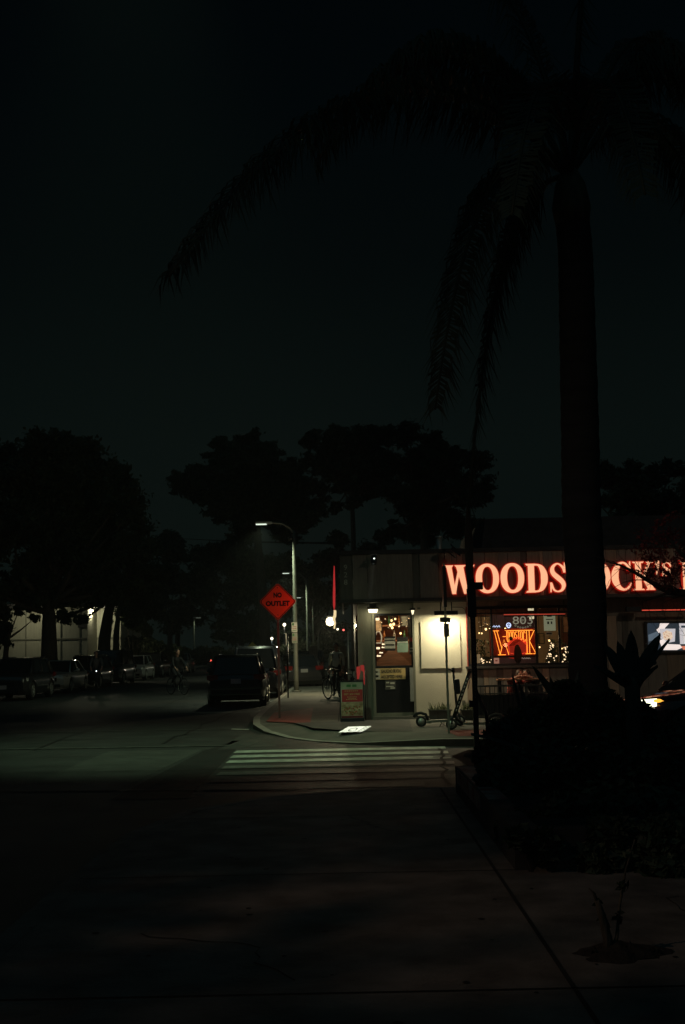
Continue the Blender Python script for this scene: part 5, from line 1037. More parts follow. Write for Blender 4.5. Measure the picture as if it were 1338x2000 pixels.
# ============================================================ PEOPLE
def person(label, locn, rz, J, cols, hair=(.03, .02, .015), extra=None, name='person', scale=1.0):
    """J: joints; cols: (shirt, trousers, shoe)"""
    t = thing(name, label, 'person', locn, rz)
    chains = [(['pelvis', 'waist', 'chest', 'neck0', 'neck'], [.15, .135, .155, .075, .055])]
    for s_ in ('l', 'r'):
        chains.append((['chest', 'sh'+s_, 'el'+s_, 'wr'+s_, 'pm'+s_], [.155, .068, .045, .030, .036]))
        chains.append((['pelvis', 'hip'+s_, 'kn'+s_, 'an'+s_, 'to'+s_], [.15, .095, .062, .045, .036]))
    idx = {}; verts = []; edges = []; rad = []
    for names, rs in chains:
        prev = None
        for nme, r_ in zip(names, rs):
            if nme not in idx: idx[nme] = len(verts); verts.append(Vector(J[nme])); rad.append(r_)
            if prev is not None and (prev, idx[nme]) not in edges: edges.append((prev, idx[nme]))
            prev = idx[nme]
    def skinmesh(verts, edges, rad, root):
        me = bpy.data.meshes.new('figure'); me.from_pydata(verts, edges, []); o = bpy.data.objects.new('figure', me); COL.objects.link(o)
        md = o.modifiers.new('skin', 'SKIN'); sk = me.skin_vertices[0].data if me.skin_vertices else None
        if sk is None:
            bpy.context.view_layer.objects.active = o
            bm = bmesh.new(); bm.from_mesh(me); bm.verts.layers.skin.verify(); bm.to_mesh(me); bm.free(); sk = me.skin_vertices[0].data
        for i, r_ in enumerate(rad): sk[i].radius = (r_, r_*.85 if r_ > .1 else r_); sk[i].use_root = (i == root)
        sb = o.modifiers.new('sub', 'SUBSURF'); sb.levels = 1; sb.render_levels = 1
        dg = bpy.context.evaluated_depsgraph_get(); m2 = bpy.data.meshes.new_from_object(o.evaluated_get(dg))
        vs = [v.co.copy() for v in m2.vertices]; fs = [tuple(p.vertices) for p in m2.polygons]
        bpy.data.objects.remove(o); bpy.data.meshes.remove(me); bpy.data.meshes.remove(m2); return vs, fs
    vs, fs = skinmesh(verts, edges, rad, 0)
    b = MB()
    arm = {k: Vector(J[k]) for k in J}
    def region(c):
        best = None; bd_ = 9
        for k, mi in (('neck', 0), ('wrl', 0), ('wrr', 0), ('pml', 0), ('pmr', 0), ('ell', 1), ('elr', 1), ('shl', 1), ('shr', 1), ('chest', 1), ('waist', 1), ('neck0', 1), ('hipl', 2), ('hipr', 2), ('pelvis', 2), ('knl', 2), ('knr', 2), ('anl', 2), ('anr', 2), ('tol', 3), ('tor', 3)):
            d_ = (c-arm[k]).length
            if d_ < bd_: bd_ = d_; best = mi
        return best
    for f in fs:
        c = sum((vs[i] for i in f), Vector())/len(f); b.f.append([i for i in f]); b.m.append(region(c)); b.sm.append(True)
    b.v = [tuple(v) for v in vs]
    for s_ in ('l', 'r'):      # five fingers on each hand
        pmv, wrv = arm['pm'+s_], arm['wr'+s_]; d_ = (pmv-wrv).normalized(); sd = d_.cross(Vector((0, 0, 1)));
        if sd.length < .1: sd = d_.cross(Vector((1, 0, 0)))
        sd.normalize(); dn = sd.cross(d_)
        if dn.z > 0: dn = -dn
        for k, ln in enumerate((.068, .078, .072, .056)):
            o_ = pmv+sd*(.024*(k-1.5)/1.2); b.path([o_, o_+d_*ln*.5, o_+d_*ln*.8+dn*ln*.35, o_+d_*ln*.75+dn*ln*.7], [.010, .009, .008, .006], 6, 0)
        o_ = pmv-d_*.02+sd*.03; b.path([o_, o_+sd*.02+d_*.03, o_+sd*.01+d_*.05+dn*.02], [.011, .010, .007], 6, 0)
    hc = Vector(J['head']); fr = Vector(J.get('face', (1, 0, 0))).normalized(); rot = fr.to_track_quat('X', 'Z').to_matrix()
    b.path([arm['neck0'], arm['neck'], hc-Vector((0, 0, .06))], [.06, .052, .052], 10, 0)
    b.ball(hc, (.092, .074, .115), 14, 0, rot); b.ball(hc+rot @ Vector((.03, 0, -.06)), (.062, .052, .055), 10, 0, rot)
    b.ball(hc+rot @ Vector((.098, 0, -.015)), (.018, .013, .022), 6, 0, rot)
    for s_ in (-1, 1): b.ball(hc+rot @ Vector((.078, s_*.030, .008)), (.012, .014, .009), 6, 4, rot); b.ball(hc+rot @ Vector((0, s_*.077, -.005)), (.018, .010, .028), 6, 0, rot)
    b.ball(hc+rot @ Vector((.083, 0, -.05)), (.008, .024, .006), 6, 5, rot)
    b.build('body', [M['skin'], cols[0], cols[1], cols[2], M['ink'], pm('lips', (.3, .1, .08), .5, bump=0)], t)
    b = MB(); b.ball(hc+rot @ Vector((-.018, 0, .028)), (.095, .084, .105), 14, 0, rot); b.ball(hc+rot @ Vector((-.05, 0, -.03)), (.06, .075, .08), 10, 0, rot); b.build('hair', pm('hair_%d' % int(hair[0]*1000), hair, .6, bump=0), t)
    if extra: extra(t)
    return t
def stand(lean=0.0, arms=0.0):
    return dict(pelvis=(0, 0, .95), waist=(0, 0, 1.08), chest=(lean*.5, 0, 1.30), neck0=(lean, 0, 1.47), neck=(lean, 0, 1.53), head=(lean+.03, 0, 1.66),
                shl=(lean*.8, .19, 1.42), shr=(lean*.8, -.19, 1.42), ell=(lean*.5-.02, .25, 1.14), elr=(lean*.5-.02, -.25, 1.14), wrl=(lean*.5+.08+arms, .24, .92+arms), wrr=(.08+arms, -.24, .92+arms), pml=(.11+arms, .23, .84+arms), pmr=(.11+arms, -.23, .84+arms),
                hipl=(0, .09, .90), hipr=(0, -.09, .90), knl=(.03, .10, .50), knr=(.0, -.10, .50), anl=(.0, .10, .09), anr=(-.03, -.10, .09), tol=(.14, .12, .04), tor=(.11, -.12, .04))
def riding():
    return dict(pelvis=(-.28, 0, 1.02), waist=(-.23, 0, 1.15), chest=(-.12, 0, 1.36), neck0=(-.03, 0, 1.52), neck=(-.01, 0, 1.57), head=(.03, 0, 1.70),
                shl=(-.06, .19, 1.46), shr=(-.06, -.19, 1.46), ell=(.12, .27, 1.20), elr=(.12, -.27, 1.20), wrl=(.33, .25, 1.03), wrr=(.33, -.25, 1.03), pml=(.38, .23, .99), pmr=(.38, -.23, .99),
                hipl=(-.25, .09, .97), hipr=(-.25, -.09, .97), knl=(.12, .11, .66), knr=(.10, -.11, .80), anl=(-.06, .12, .26), anr=(-.22, -.12, .50), tol=(.07, .13, .19), tor=(-.08, -.13, .44))
def leaning():
    return dict(pelvis=(-.12, 0, .46), waist=(-.04, 0, .56), chest=(.14, 0, .70), neck0=(.30, 0, .83), neck=(.33, 0, .86), head=(.40, 0, .95),
                shl=(.24, .18, .80), shr=(.24, -.18, .80), ell=(.40, .27, .84), elr=(.40, -.27, .84), wrl=(.52, .12, .92), wrr=(.52, -.10, .92), pml=(.54, .05, .93), pmr=(.54, -.03, .93),
                hipl=(-.10, .09, .44), hipr=(-.10, -.09, .44), knl=(.30, .11, .47), knr=(.30, -.11, .47), anl=(.28, .11, .09), anr=(.28, -.11, .09), tol=(.40, .12, .04), tor=(.40, -.12, .04))
def seated(fwd_=.1, hand=.4):
    return dict(pelvis=(0, 0, .50), waist=(0, 0, .64), chest=(fwd_*.6, 0, .86), neck0=(fwd_, 0, 1.02), neck=(fwd_, 0, 1.07), head=(fwd_+.05, 0, 1.19),
                shl=(fwd_*.9, .19, .98), shr=(fwd_*.9, -.19, .98), ell=(fwd_+.12, .25, .76), elr=(fwd_+.12, -.25, .76), wrl=(hand, .12, .82), wrr=(hand, -.10, .82), pml=(hand+.05, .07, .84), pmr=(hand+.05, -.05, .84),
                hipl=(.02, .09, .48), hipr=(.02, -.09, .48), knl=(.43, .11, .50), knr=(.43, -.11, .50), anl=(.42, .11, .09), anr=(.42, -.11, .09), tol=(.55, .12, .04), tor=(.55, -.12, .04))
dk = pm('dark_jacket', (.009, .010, .012), .8); jn = pm('dark_trousers', (.011, .013, .017), .85); sh = pm('dark_shoes', (.02, .02, .02), .6); wh = pm('pale_shirt', (.62, .62, .50), .8); rd = pm('red_shirt', (.3, .05, .04), .8); gr = pm('grey_shirt', (.10, .10, .10), .8)
person('person in dark clothes riding a bicycle across the side street', (bx.x, bx.y, 0), R(-52), riding(), (dk, jn, sh))
person('dim figure in grey top cycling beside the left parked cars', (b2.x, b2.y, 0), -HP+R(12), riding(), (gr, jn, sh))
def backpack(t):
    b = MB(); b.cbox((-.17, 0, 1.30), (.10, .20, .34)); b.build('backpack', M['darkmetal'], t)
    b = MB()
    for s_ in (-1, 1): b.path([(-.14, s_*.10, 1.44), (-.02, s_*.11, 1.50), (.13, s_*.10, 1.36), (.05, s_*.13, 1.16)], .018, 6)
    b.build('strap', M['darkmetal'], t)
pw = P(657, 1345, 41); person('person in a pale shirt with dark backpack straps standing behind the parked bicycles', (pw.x+.02, 41.5, .13), R(-100), stand(.02), (wh, jn, sh), extra=backpack)
px1 = P(1003, 1330, 27.3); J = leaning()
person('patio guest leaning on the table under red light by the railing', (px1.x+.05, 27.75, .13), R(-75), J, (rd, jn, sh), hair=(.05, .025, .015))
px2 = P(1052, 1325, 27.4); person('patio guest with dark hair seated nearer the palm trunk', (px2.x, 27.75, .13), R(-130), leaning(), (gr, jn, sh))
# table + stools
tx = (px1.x+px2.x)/2-.15; t = thing('patio_table', 'dark patio table between the two seated guests', 'table', (tx, 27.35, .13))
b = MB(); b.box(tx-.5, tx+.6, 27.08, 27.42, .98, 1.01); loc(b, 'tabletop', M['intwood'], t)
for xx in (tx-.45, tx+.35):
    for yy in (27.12, 27.38): b = MB(); b.box(xx-.02, xx+.02, yy-.02, yy+.02, .13, .98); loc(b, 'leg', M['darkmetal'], t)
for px_, lb in ((px1, 'dark stool under the guest in red light'), (px2, 'dark stool under the dark haired guest')):
    t = thing('stool', lb, 'stool', (px_.x+.02, 27.78, .13)); b = MB(); b.box(px_.x-.18, px_.x+.2, 27.6, 27.98, .44, .48); loc(b, 'seat', M['darkmetal'], t)
    for xx in (px_.x-.15, px_.x+.17):
        for yy in (27.63, 27.95): b = MB(); b.box(xx-.015, xx+.015, yy-.015, yy+.015, .13, .44); loc(b, 'leg', M['darkmetal'], t)

# ============================================================ FAR LEFT APARTMENTS
ab = thing('apartment_building', 'pale two storey apartment building with outside stairs behind the left trees', 'building', (-16, 78, 0))
b = MB()
def seg(x0, x1, y0, Y0, Y1, mi=0):
    X0, X1 = P(x0, 1260, Y0).x, P(x1, 1260, Y0).x; z1 = P((x0+x1)/2, y0, Y0).z; b.box(X0, X1, Y0, Y1, .1, z1, mi); return X0, X1, z1
seg(-60, 80, 1176, 80, 90); seg(80, 171, 1176, 79, 90); seg(171, 236, 1176, 82, 90)
loc(b, 'wall', M['siding'], ab)
b = MB()
for x0, x1, Y0 in ((-60, 80, 79.96), (80, 171, 78.96), (171, 236, 81.96)):
    X0, X1 = P(x0, 1260, Y0).x, P(x1, 1260, Y0).x; z = P(100, 1247, Y0).z; b.box(X0, X1, Y0-.03, Y0+.03, z-.08, z)
    x = X0+.02
    while x < X1: b.box(x, x+.07, Y0-.01, Y0+.03, .1, P(100, 1180, Y0).z); x += 1.2
loc(b, 'trim_board', M['trim'], ab)
b = MB(); X0, X1 = P(-60, 1170, 79).x, P(240, 1170, 79).x; z = P(100, 1186, 78).z; b.box(X0, X1, 78.0, 92, z, z+.25); loc(b, 'roof', M['roof'], ab)
b = MB(); X0, X1, Z0, Z1 = box_px(152, 1200, 170, 1226, 78.9); b.box(X0, X1, 78.90, 78.955, Z0, Z1); loc(b, 'window', M['darktrim'], ab)
b = MB(); p0, p1 = P(173, 1266, 81), P(192, 1282, 81)
b.path([p0, p1], .05, 5); b.path([p0-Vector((0, 0, .95)), p1-Vector((0, 0, .95))], .07, 5)
for k in range(7): q_ = p0.lerp(p1, k/6); b.tube(q_, q_-Vector((0, 0, .95)), .02, n=4)
b.box(p0.x-1.2, p0.x, 80.2, 81.6, p0.z-1.05, p0.z-.95); loc(b, 'stair_railing', M['darkmetal'], ab)
for k in range(9): pass
b = MB()
for k in range(10): q_ = p0.lerp(p1, k/9); b.box(q_.x-.15, q_.x+.2, 80.5, 81.5, .1, max(.2, q_.z-1.05-.0*k)) if k > 5 else b.box(q_.x-.12, q_.x+.15, 80.5, 81.5, q_.z-1.15, q_.z-1.0)
loc(b, 'stairs', M['concrete'], ab)
globe(180.5, 1193, 80.2, .075, 'bright lamp at the top corner of the lit apartment wall', 150, kind='wall', st=5)
globe(57, 1187.5, 78, .10, 'lamp high on the far left apartment wall among the leaves', 80, kind='wall', st=3)

# ============================================================ VEGETATION
def leafcloud(b, c, r, n, sz, rnd, squash=.8, shell=.55):
    c = Vector(c)
    for i in range(n):
        v = Vector((rnd.gauss(0, 1), rnd.gauss(0, 1), rnd.gauss(0, 1)))
        if v.length < .01: continue
        v.normalize(); rr = r*abs(rnd.gauss(0, .72)) if shell == 0 else r*(shell+(1.05-shell)*rnd.random()**.6); p = c+Vector((v.x*rr, v.y*rr, v.z*rr*squash))
        a_ = Vector((rnd.gauss(0, 1), rnd.gauss(0, 1), rnd.gauss(0, 1))).normalized()*sz*rnd.uniform(.6, 1.3); c_ = a_.orthogonal().normalized()*a_.length*rnd.uniform(.35, .6)
        b.v += [tuple(p-a_), tuple(p+c_), tuple(p+a_), tuple(p-c_)]; k = len(b.v)-4; b.f.append([k, k+1, k+2, k+3]); b.m.append(0 if rnd.random() < .6 else 1); b.sm.append(False)
def tree(label, Y, lobes, trunk, n, sz, seed, sub=6, fill=True, mats=None, group=None, name='tree', tr=.3, spread=.5, squash=.8):
    rnd = random.Random(seed); s = 2400/Y
    tb = P(trunk[0][0], trunk[0][1], Y); t = thing(name, label, 'tree', (tb.x, Y, 0), 0, group)
    b = MB(); tot = sum(l[2]**2 for l in lobes)
    centers = []
    for (x, y, r) in lobes:
        c = P(x, y, Y); R_ = r/s; c.y += rnd.uniform(-1, 1)*spread*3; centers.append((c, R_)); k = int(n*r*r/tot)
        ns = sub*3
        for j in range(ns):
            v = Vector((rnd.gauss(0, 1), rnd.gauss(0, 1), rnd.gauss(0, 1))).normalized()*R_*rnd.uniform(.25, 1.0); cc = c+Vector((v.x, v.y*1.1, v.z*.8)); rr = R_*rnd.uniform(.16, .42); leafcloud(b, cc, rr, int(k/ns*1.5*(.4+rr/R_*2)), sz*rnd.uniform(.7, 1.2), rnd, squash*rnd.uniform(.6, 1.1), .0)
    loc(b, 'crown', mats or [M['leaf'], M['leaf2']], t)
    b = MB(); pts = [P(x, y, Y) for x, y in trunk]; pts[0].z = 0; nn_ = len(pts); b.path(pts, [tr*(1-.5*i/(nn_-1)) for i in range(nn_)], 9)
    top = pts[-1]
    for c, R_ in centers:
        st = pts[-1].lerp(pts[-2], rnd.random()*.6); mid = st.lerp(c, .5)+Vector((rnd.uniform(-.3, .3)*R_, rnd.uniform(-.3, .3)*R_, -.15*R_)); b.path([st, mid, c], [tr*.38, tr*.22, tr*.06], 6)
    loc(b, 'trunk', M['bark'], t)
tree('huge dense dark tree filling the left above the parked cars', 64, [(30, 925, 60), (60, 890, 40), (110, 885, 50), (150, 905, 60), (205, 925, 50), (90, 960, 90), (190, 990, 85), (245, 985, 50), (40, 1040, 80), (120, 1070, 90), (225, 1070, 80), (275, 1075, 45), (60, 1140, 60), (150, 1135, 45), (255, 1140, 52), (10, 1160, 40), (125, 1168, 26), (170, 1166, 24), (50, 1172, 24), (95, 1170, 24), (130, 1000, 70), (160, 1070, 70), (70, 1010, 60), (200, 1120, 50), (125, 860, 22), (75, 866, 18), (170, 868, 20), (233, 935, 30), (268, 1010, 30)], [(97, 1310), (96, 1230), (95, 1150)], 90000, .15, 11, sub=9, tr=.5, spread=.7)
tree('leaning tree with dark limb in front of the lit apartment wall', 70, [(228, 1150, 34), (270, 1165, 34), (300, 1130, 40), (140, 1208, 18), (158, 1212, 16), (125, 1205, 15)], [(201, 1305), (204, 1250), (212, 1195), (225, 1150)], 9000, .14, 5, tr=.42, spread=.6)
tree('slim tree just right of the leaning tree', 73, [(245, 1190, 26), (285, 1190, 30), (262, 1215, 14)], [(226, 1300), (227, 1240), (232, 1190)], 4000, .13, 6, tr=.24)
tree('young tree covering the far left corner of the apartment wall', 62, [(12, 1200, 24), (18, 1225, 18), (14, 1250, 20), (60, 1207, 11), (30, 1192, 12)], [(8, 1320), (12, 1270), (20, 1220)], 3500, .12, 8, tr=.18)
tree('tall spreading pine with flat layered crown behind the street lamp', 120, [(365, 950, 32), (345, 930, 18), (400, 935, 35), (430, 890, 35), (425, 862, 22), (480, 868, 38), (520, 885, 38), (455, 920, 45), (520, 935, 50), (560, 925, 38), (580, 960, 42), (610, 985, 32), (480, 975, 45), (545, 990, 50), (600, 1020, 30), (430, 1000, 34), (560, 1040, 35), (470, 1040, 30), (625, 950, 20), (500, 910, 45), (450, 955, 45), (530, 965, 45), (480, 1010, 36), (400, 965, 28)], [(520, 1290), (515, 1180), (505, 1080), (500, 990)], 80000, .26, 12, sub=8, tr=.6, spread=1.2, squash=.6)
tree('tall pine with open lower limbs left of the hanging palm frond', 112, [(610, 862, 25), (650, 850, 30), (700, 850, 30), (745, 858, 32), (640, 885, 32), (690, 885, 35), (735, 900, 36), (665, 935, 34), (715, 950, 30), (600, 905, 18), (690, 990, 18), (655, 985, 14), (670, 870, 36), (715, 890, 36), (700, 925, 34), (640, 910, 28), (745, 930, 26)], [(693, 1290), (692, 1150), (690, 1040), (686, 940)], 55000, .22, 13, sub=8, tr=.34, spread=1.0, squash=.6)
tree('broad dark pine behind the restaurant roof', 105, [(790, 860, 32), (840, 862, 34), (885, 885, 36), (925, 910, 30), (800, 910, 42), (860, 930, 45), (910, 960, 40), (945, 965, 24), (800, 970, 40), (850, 1000, 42), (900, 1020, 35), (935, 1030, 20), (815, 1040, 40), (775, 1030, 25), (830, 900, 42), (880, 940, 42), (840, 960, 46), (800, 1000, 34), (870, 1020, 40), (760, 900, 30), (770, 960, 28)], [(835, 1290), (832, 1150), (828, 1040), (825, 960)], 65000, .21, 14, sub=8, tr=.5, spread=1.0, squash=.65)
tree('dark rounded tree behind the right end of the restaurant', 60, [(1200, 905, 24), (1190, 930, 26), (1240, 915, 28), (1290, 930, 30), (1335, 905, 26), (1230, 970, 50), (1300, 985, 50), (1345, 960, 40), (1250, 1040, 50), (1320, 1050, 45), (1200, 1030, 35), (1180, 975, 20)], [(1260, 1290), (1262, 1150), (1262, 1040)], 50000, .14, 15, sub=8, tr=.3, spread=.8)
rnd = random.Random(4)
lows = [(345, 1080, 30), (395, 1085, 34), (440, 1090, 38), (490, 1110, 44), (545, 1120, 44), (600, 1115, 40), (650, 1100, 32), (660, 1060, 18), (720, 1080, 28), (750, 1050, 20), (315, 1045, 22), (330, 1130, 40), (400, 1150, 48), (470, 1165, 45), (540, 1180, 45), (610, 1175, 45), (660, 1160, 40), (300, 1180, 40), (350, 1200, 42), (430, 1220, 40), (500, 1235, 36), (570, 1240, 34), (640, 1235, 34), (690, 1150, 25)]
grp_l = ['hazy tree clump at the end of the side street, above the distant street lamp', 'dark tree clump under the layered pine', 'dark tree clump right behind the thick lamp pole', 'low tree clump beside the restaurant corner', 'low dark trees behind the distant left cars', 'low dark trees at the very end of the side street']
for gi, sub_ in enumerate((lows[0:3], lows[3:6], lows[6:11], lows[15:17]+[lows[22], lows[23]], lows[11:13]+lows[17:20], lows[13:15]+lows[20:22])):
    tree(grp_l[gi], 140 if gi < 3 else 132, sub_, [(sub_[0][0], 1292), (sub_[0][0]+3, 1220), (sub_[1][0], sub_[1][1])], 22000, .27, 30+gi, sub=7, tr=.35, spread=1.5)
def shrub(label, Y, lobes, n, sz, seed, mats=None, z0=.13, name='shrub', spread=.3):
    rnd = random.Random(seed); s = 2400/Y; c0 = P(lobes[0][0], lobes[0][1], Y); t = thing(name, label, 'shrub', (c0.x, Y, z0)); b = MB(); tot = sum(l[2]**2 for l in lobes)
    st = MB()
    for (x, y, r) in lobes:
        c = P(x, y, Y); c.y += rnd.uniform(-1, 1)*spread; leafcloud(b, c, r/s, int(n*r*r/tot), sz, rnd, .9, .3); st.path([(c0.x+rnd.uniform(-.1, .1), Y, z0), ((c0.x+c.x)/2, Y, (z0+c.z)/2), c], [.03, .02, .01], 5)
    loc(b, 'foliage', mats or [M['leaf'], M['leaf3']], t); loc(st, 'stem', M['bark'], t)
shrub('garden shrub lit by the garden lamps right of the slim tree', 84, [(255, 1262, 22), (285, 1262, 22), (235, 1275, 16), (310, 1268, 18), (340, 1275, 18)], 5000, .12, 50, [M['leaf3'], M['leaf']])
shrub('weeping pale foliage hanging around the garden lamps', 80, [(260, 1215, 16), (275, 1222, 14), (246, 1208, 10), (215, 1215, 7), (288, 1232, 12)], 2500, .14, 51, [M['leaf3'], M['leaf3']], name='weeping_shrub')
shrub('long dark hedge behind the distant left cars', 98, [(330, 1285, 20), (360, 1282, 20), (395, 1280, 20), (425, 1278, 18), (455, 1280, 16)], 4000, .14, 52)
shrub('dark hedge at the end of the side pavement', 100, [(590, 1270, 20), (625, 1270, 22), (655, 1268, 20), (560, 1272, 16), (640, 1290, 20)], 4500, .12, 53)

# --- palm
Yt = 17.0; t0_ = P(1150, 1490, Yt); top_ = P(1118, 432, Yt)
pt_ = thing('palm_tree', 'very tall palm in the right foreground with a thick trunk and drooping fronds', 'palm tree', (t0_.x, Yt, .13))
cs = [(1153, 1495, .34), (1151, 1420, .29), (1148, 1300, .265), (1145, 1150, .27), (1136, 1000, .27), (1133, 850, .265), (1128, 650, .255), (1124, 500, .245), (1119, 440, .24)]
pts = [P(x, y, Yt) for x, y, r in cs]; fine = catmull([(p.x, p.y, p.z, r) for p, (_, _, r) in zip(pts, cs)], 14)
b = MB(); b.path([f[:3] for f in fine], [f[3]*(1+.025*((i*7) % 5-2)/2) for i, f in enumerate(fine)], 20); loc(b, 'trunk', M['palmbark'], pt_)
b = MB(); cr0 = P(1118, 440, Yt); cr1 = P(1112, 330, Yt); b.path([cr0, cr0.lerp(cr1, .3), cr0.lerp(cr1, .7), cr1], [.24, .28, .22, .1], 14); loc(b, 'crownshaft', M['sheath'], pt_)
rnd = random.Random(21)
def frond(base, ctrl, end, lfl=.75, n=95, width=.02, droop=1.0):
    base, ctrl, end = Vector(base), Vector(ctrl), Vector(end); pts = [base*(1-t)**2+ctrl*2*t*(1-t)+end*t*t for t in [i/24 for i in range(25)]]
    b = MB(); b.path(pts, [.045*(1-.85*i/24)+.006 for i in range(25)], 6); fo = loc(b, 'frond', M['palmleaf'], pt_)
    l = MB()
    n = int(n*2.4)
    for i in range(n):
        f = .14+.86*i/n; k = f*24; i0 = min(23, int(k)); p = pts[i0].lerp(pts[i0+1], k-i0); tg = (pts[i0+1]-pts[i0]).normalized(); sd = tg.cross(Vector((0, 0, 1)))
        if sd.length < .15: sd = Vector((1, 0, 0)).cross(tg)
        sd.normalize(); L_ = 1.45*lfl*math.sin(math.pi*(.12+.83*f))**.5
        for s_ in (-1, 1):
            d1 = (sd*s_*.75+tg*.55+Vector((0, 0, rnd.uniform(-.15, .35)))).normalized(); L2 = L_*rnd.uniform(.8, 1.15); mid = p+d1*L2*.4; tip = mid+(d1*.35+Vector((0, 0, -1.0*droop))+Vector((rnd.gauss(0, .25), rnd.gauss(0, .25), 0))).normalized()*L2*.65
            wv = tg*width; l.add([p-wv*.4, p+wv*.4, mid+wv, tip, mid-wv], [(0, 1, 2, 4), (4, 2, 3)])
    l.build('leaflets', M['palmleaf'], fo, pt_.location)
def PF(x, y, Y): return P(x, y, Y)
cb = P(1112, 345, Yt)
frond(cb, PF(760, -80, 14.5), PF(330, 540, 12.5), .70, 130)
frond(cb, PF(930, 180, 15.8), PF(850, 800, 15.2), .62, 100)
frond(cb, PF(960, 330, 17.5), PF(915, 1010, 17.6), .60, 100)
frond(cb, PF(880, -150, 16), PF(620, 320, 16.2), .60, 90)
frond(cb, PF(1000, -250, 18.5), PF(700, -60, 20), .6, 70)
frond(cb, PF(1150, -250, 17), PF(1180, -500, 16), .6, 60)
frond(cb, PF(1330, -150, 16.2), PF(1500, 420, 16), .65, 90)
frond(cb, PF(1290, 60, 18.2), PF(1420, 560, 18.6), .55, 80)
frond(cb, PF(1250, -100, 20), PF(1330, 200, 21.5), .55, 70)
frond(cb, PF(1060, -60, 13.8), PF(1000, 420, 12.6), .6, 90)
frond(cb, PF(1180, -50, 14.2), PF(1260, 380, 13), .6, 80)

# --- bare branching tree reaching in from the right
Yb = 15.5
bt = thing('bare_tree', 'nearly leafless tree reaching twisted branches in front of the sign letters', 'tree', (P(1480, 1500, Yb).x, Yb, .13))
rnd = random.Random(9)
tw = MB(); lv = MB()
base_t = P(1480, 1300, Yb); base_t.z = .13
tw.path([base_t, P(1475, 1330, Yb), P(1450, 1230, Yb)], [.13, .11, .09], 8)
def grow(p, d_, L_, r_, dep):
    pts = [p]; q_ = Vector(p); dd = Vector(d_).normalized()
    for k in range(4):
        dd = (dd+Vector((rnd.gauss(0, .22), rnd.gauss(0, .16), rnd.gauss(0, .22)))).normalized(); q_ = q_+dd*L_/4; pts.append(q_.copy())
    tw.path(pts, [r_*(1-.15*k) for k in range(5)], 5, cap=False)
    if dep > 0:
        for k in range(2 if dep > 1 else 3):
            i = rnd.choice([2, 3, 4]); grow(pts[i], dd+Vector((rnd.gauss(0, .8), rnd.gauss(0, .4), rnd.gauss(0, .8))), L_*.6, r_*.5, dep-1)
    else:
        if (pts[-1]-P(1318, 1085, Yb)).length < .55:
            leafcloud(lv, pts[-1], .07, 16, .028, rnd)
main = [P(*p, Yb) for p in ((1450, 1230), (1380, 1175), (1338, 1158), (1298, 1152), (1268, 1135), (1240, 1118), (1212, 1104), (1184, 1096))]
tw.path(main, [.09, .06, .045, .036, .028, .022, .015, .008], 7)
m2_ = [P(*p, Yb+.3) for p in ((1450, 1230), (1400, 1175), (1345, 1162), (1300, 1160), (1262, 1172), (1225, 1168), (1196, 1174))]
tw.path(m2_, [.05, .034, .022, .016, .012, .009, .005], 6)
m3_ = [P(*p, Yb-.2) for p in ((1450, 1230), (1400, 1130), (1350, 1100), (1320, 1070), (1300, 1045), (1295, 1030))]
tw.path(m3_, [.06, .04, .03, .018, .01, .005], 6)
for q_, r_ in [(main[2], .016), (main[3], .014), (main[4], .012), (main[5], .009), (main[6], .007), (m2_[2], .01), (m2_[3], .009), (m2_[4], .007), (m3_[1], .014), (m3_[2], .012), (m3_[3], .01), (m3_[4], .008)]:
    for k in range(2): grow(q_, Vector((rnd.uniform(-1, -.1), rnd.gauss(0, .25), rnd.uniform(-.6, .8))), rnd.uniform(.25, .5), r_*.7, 2)
for i in range(26):
    c = P(rnd.uniform(1288, 1345), rnd.uniform(1035, 1128), Yb+rnd.uniform(-.2, .2)); leafcloud(lv, c, .085, 26, .026, rnd, .9, .1)
for i in range(7):
    c = P(rnd.uniform(1272, 1312), rnd.uniform(1104, 1122), Yb+rnd.uniform(-.1, .1)); leafcloud(lv, c, .05, 12, .022, rnd, .9, .1)
loc(tw, 'branches', M['bark'], bt); loc(lv, 'leaves', [M['redleaf'], M['redleaf']], bt)

# --- near planter wall and its plants
pc = G(872, 1547, .13); pz = .42
pw_ = thing('planter_wall', 'low concrete planter wall with worn red paint along its top edge', 'planter', (1.25, 13.6, .13))
b = MB(); y1_ = 14.2; y0_ = 9.3
b.box(1.22, 1.42, y0_, y1_, .13, pz, 0); b.box(1.42, 12, y1_-.18, y1_, .13, pz, 0); b.box(1.42, 12, y0_, y0_+.18, .13, pz, 0); loc(b, 'wall', pm('dark_planter_concrete', (.05, .045, .04), .9, var=.4, scale=2), pw_)  # planter wall in a dark mottled concrete tone
b = MB(); b.box(1.24, 1.415, 11.1, 14.05, pz+.001, pz+.006, 0); b.box(1.212, 1.2195, 11.6, 13.9, pz-.16, pz-.01, 0); loc(b, 'red_coping', M['red_kerb'], pw_)
b = MB(); b.box(1.42, 12, y0_+.18, y1_-.18, .13, pz-.06); loc(b, 'soil', M['soil'], pw_)
soil2 = flat('planting_bed', [[(1.75, 14.9), (30, 14.9), (30, 19.4), (1.9, 19.6), (1.55, 18.6)]], M['soil'], z=.141)
b = MB(); b.ball((2.15, 18.5, .13), (.45, .5, .12), 14); tag(b.build('soil_mound', M['soil'], None, (2.15, 18.5, .13)), 'low dark mound at the foot of the tall dark post', 'mound')
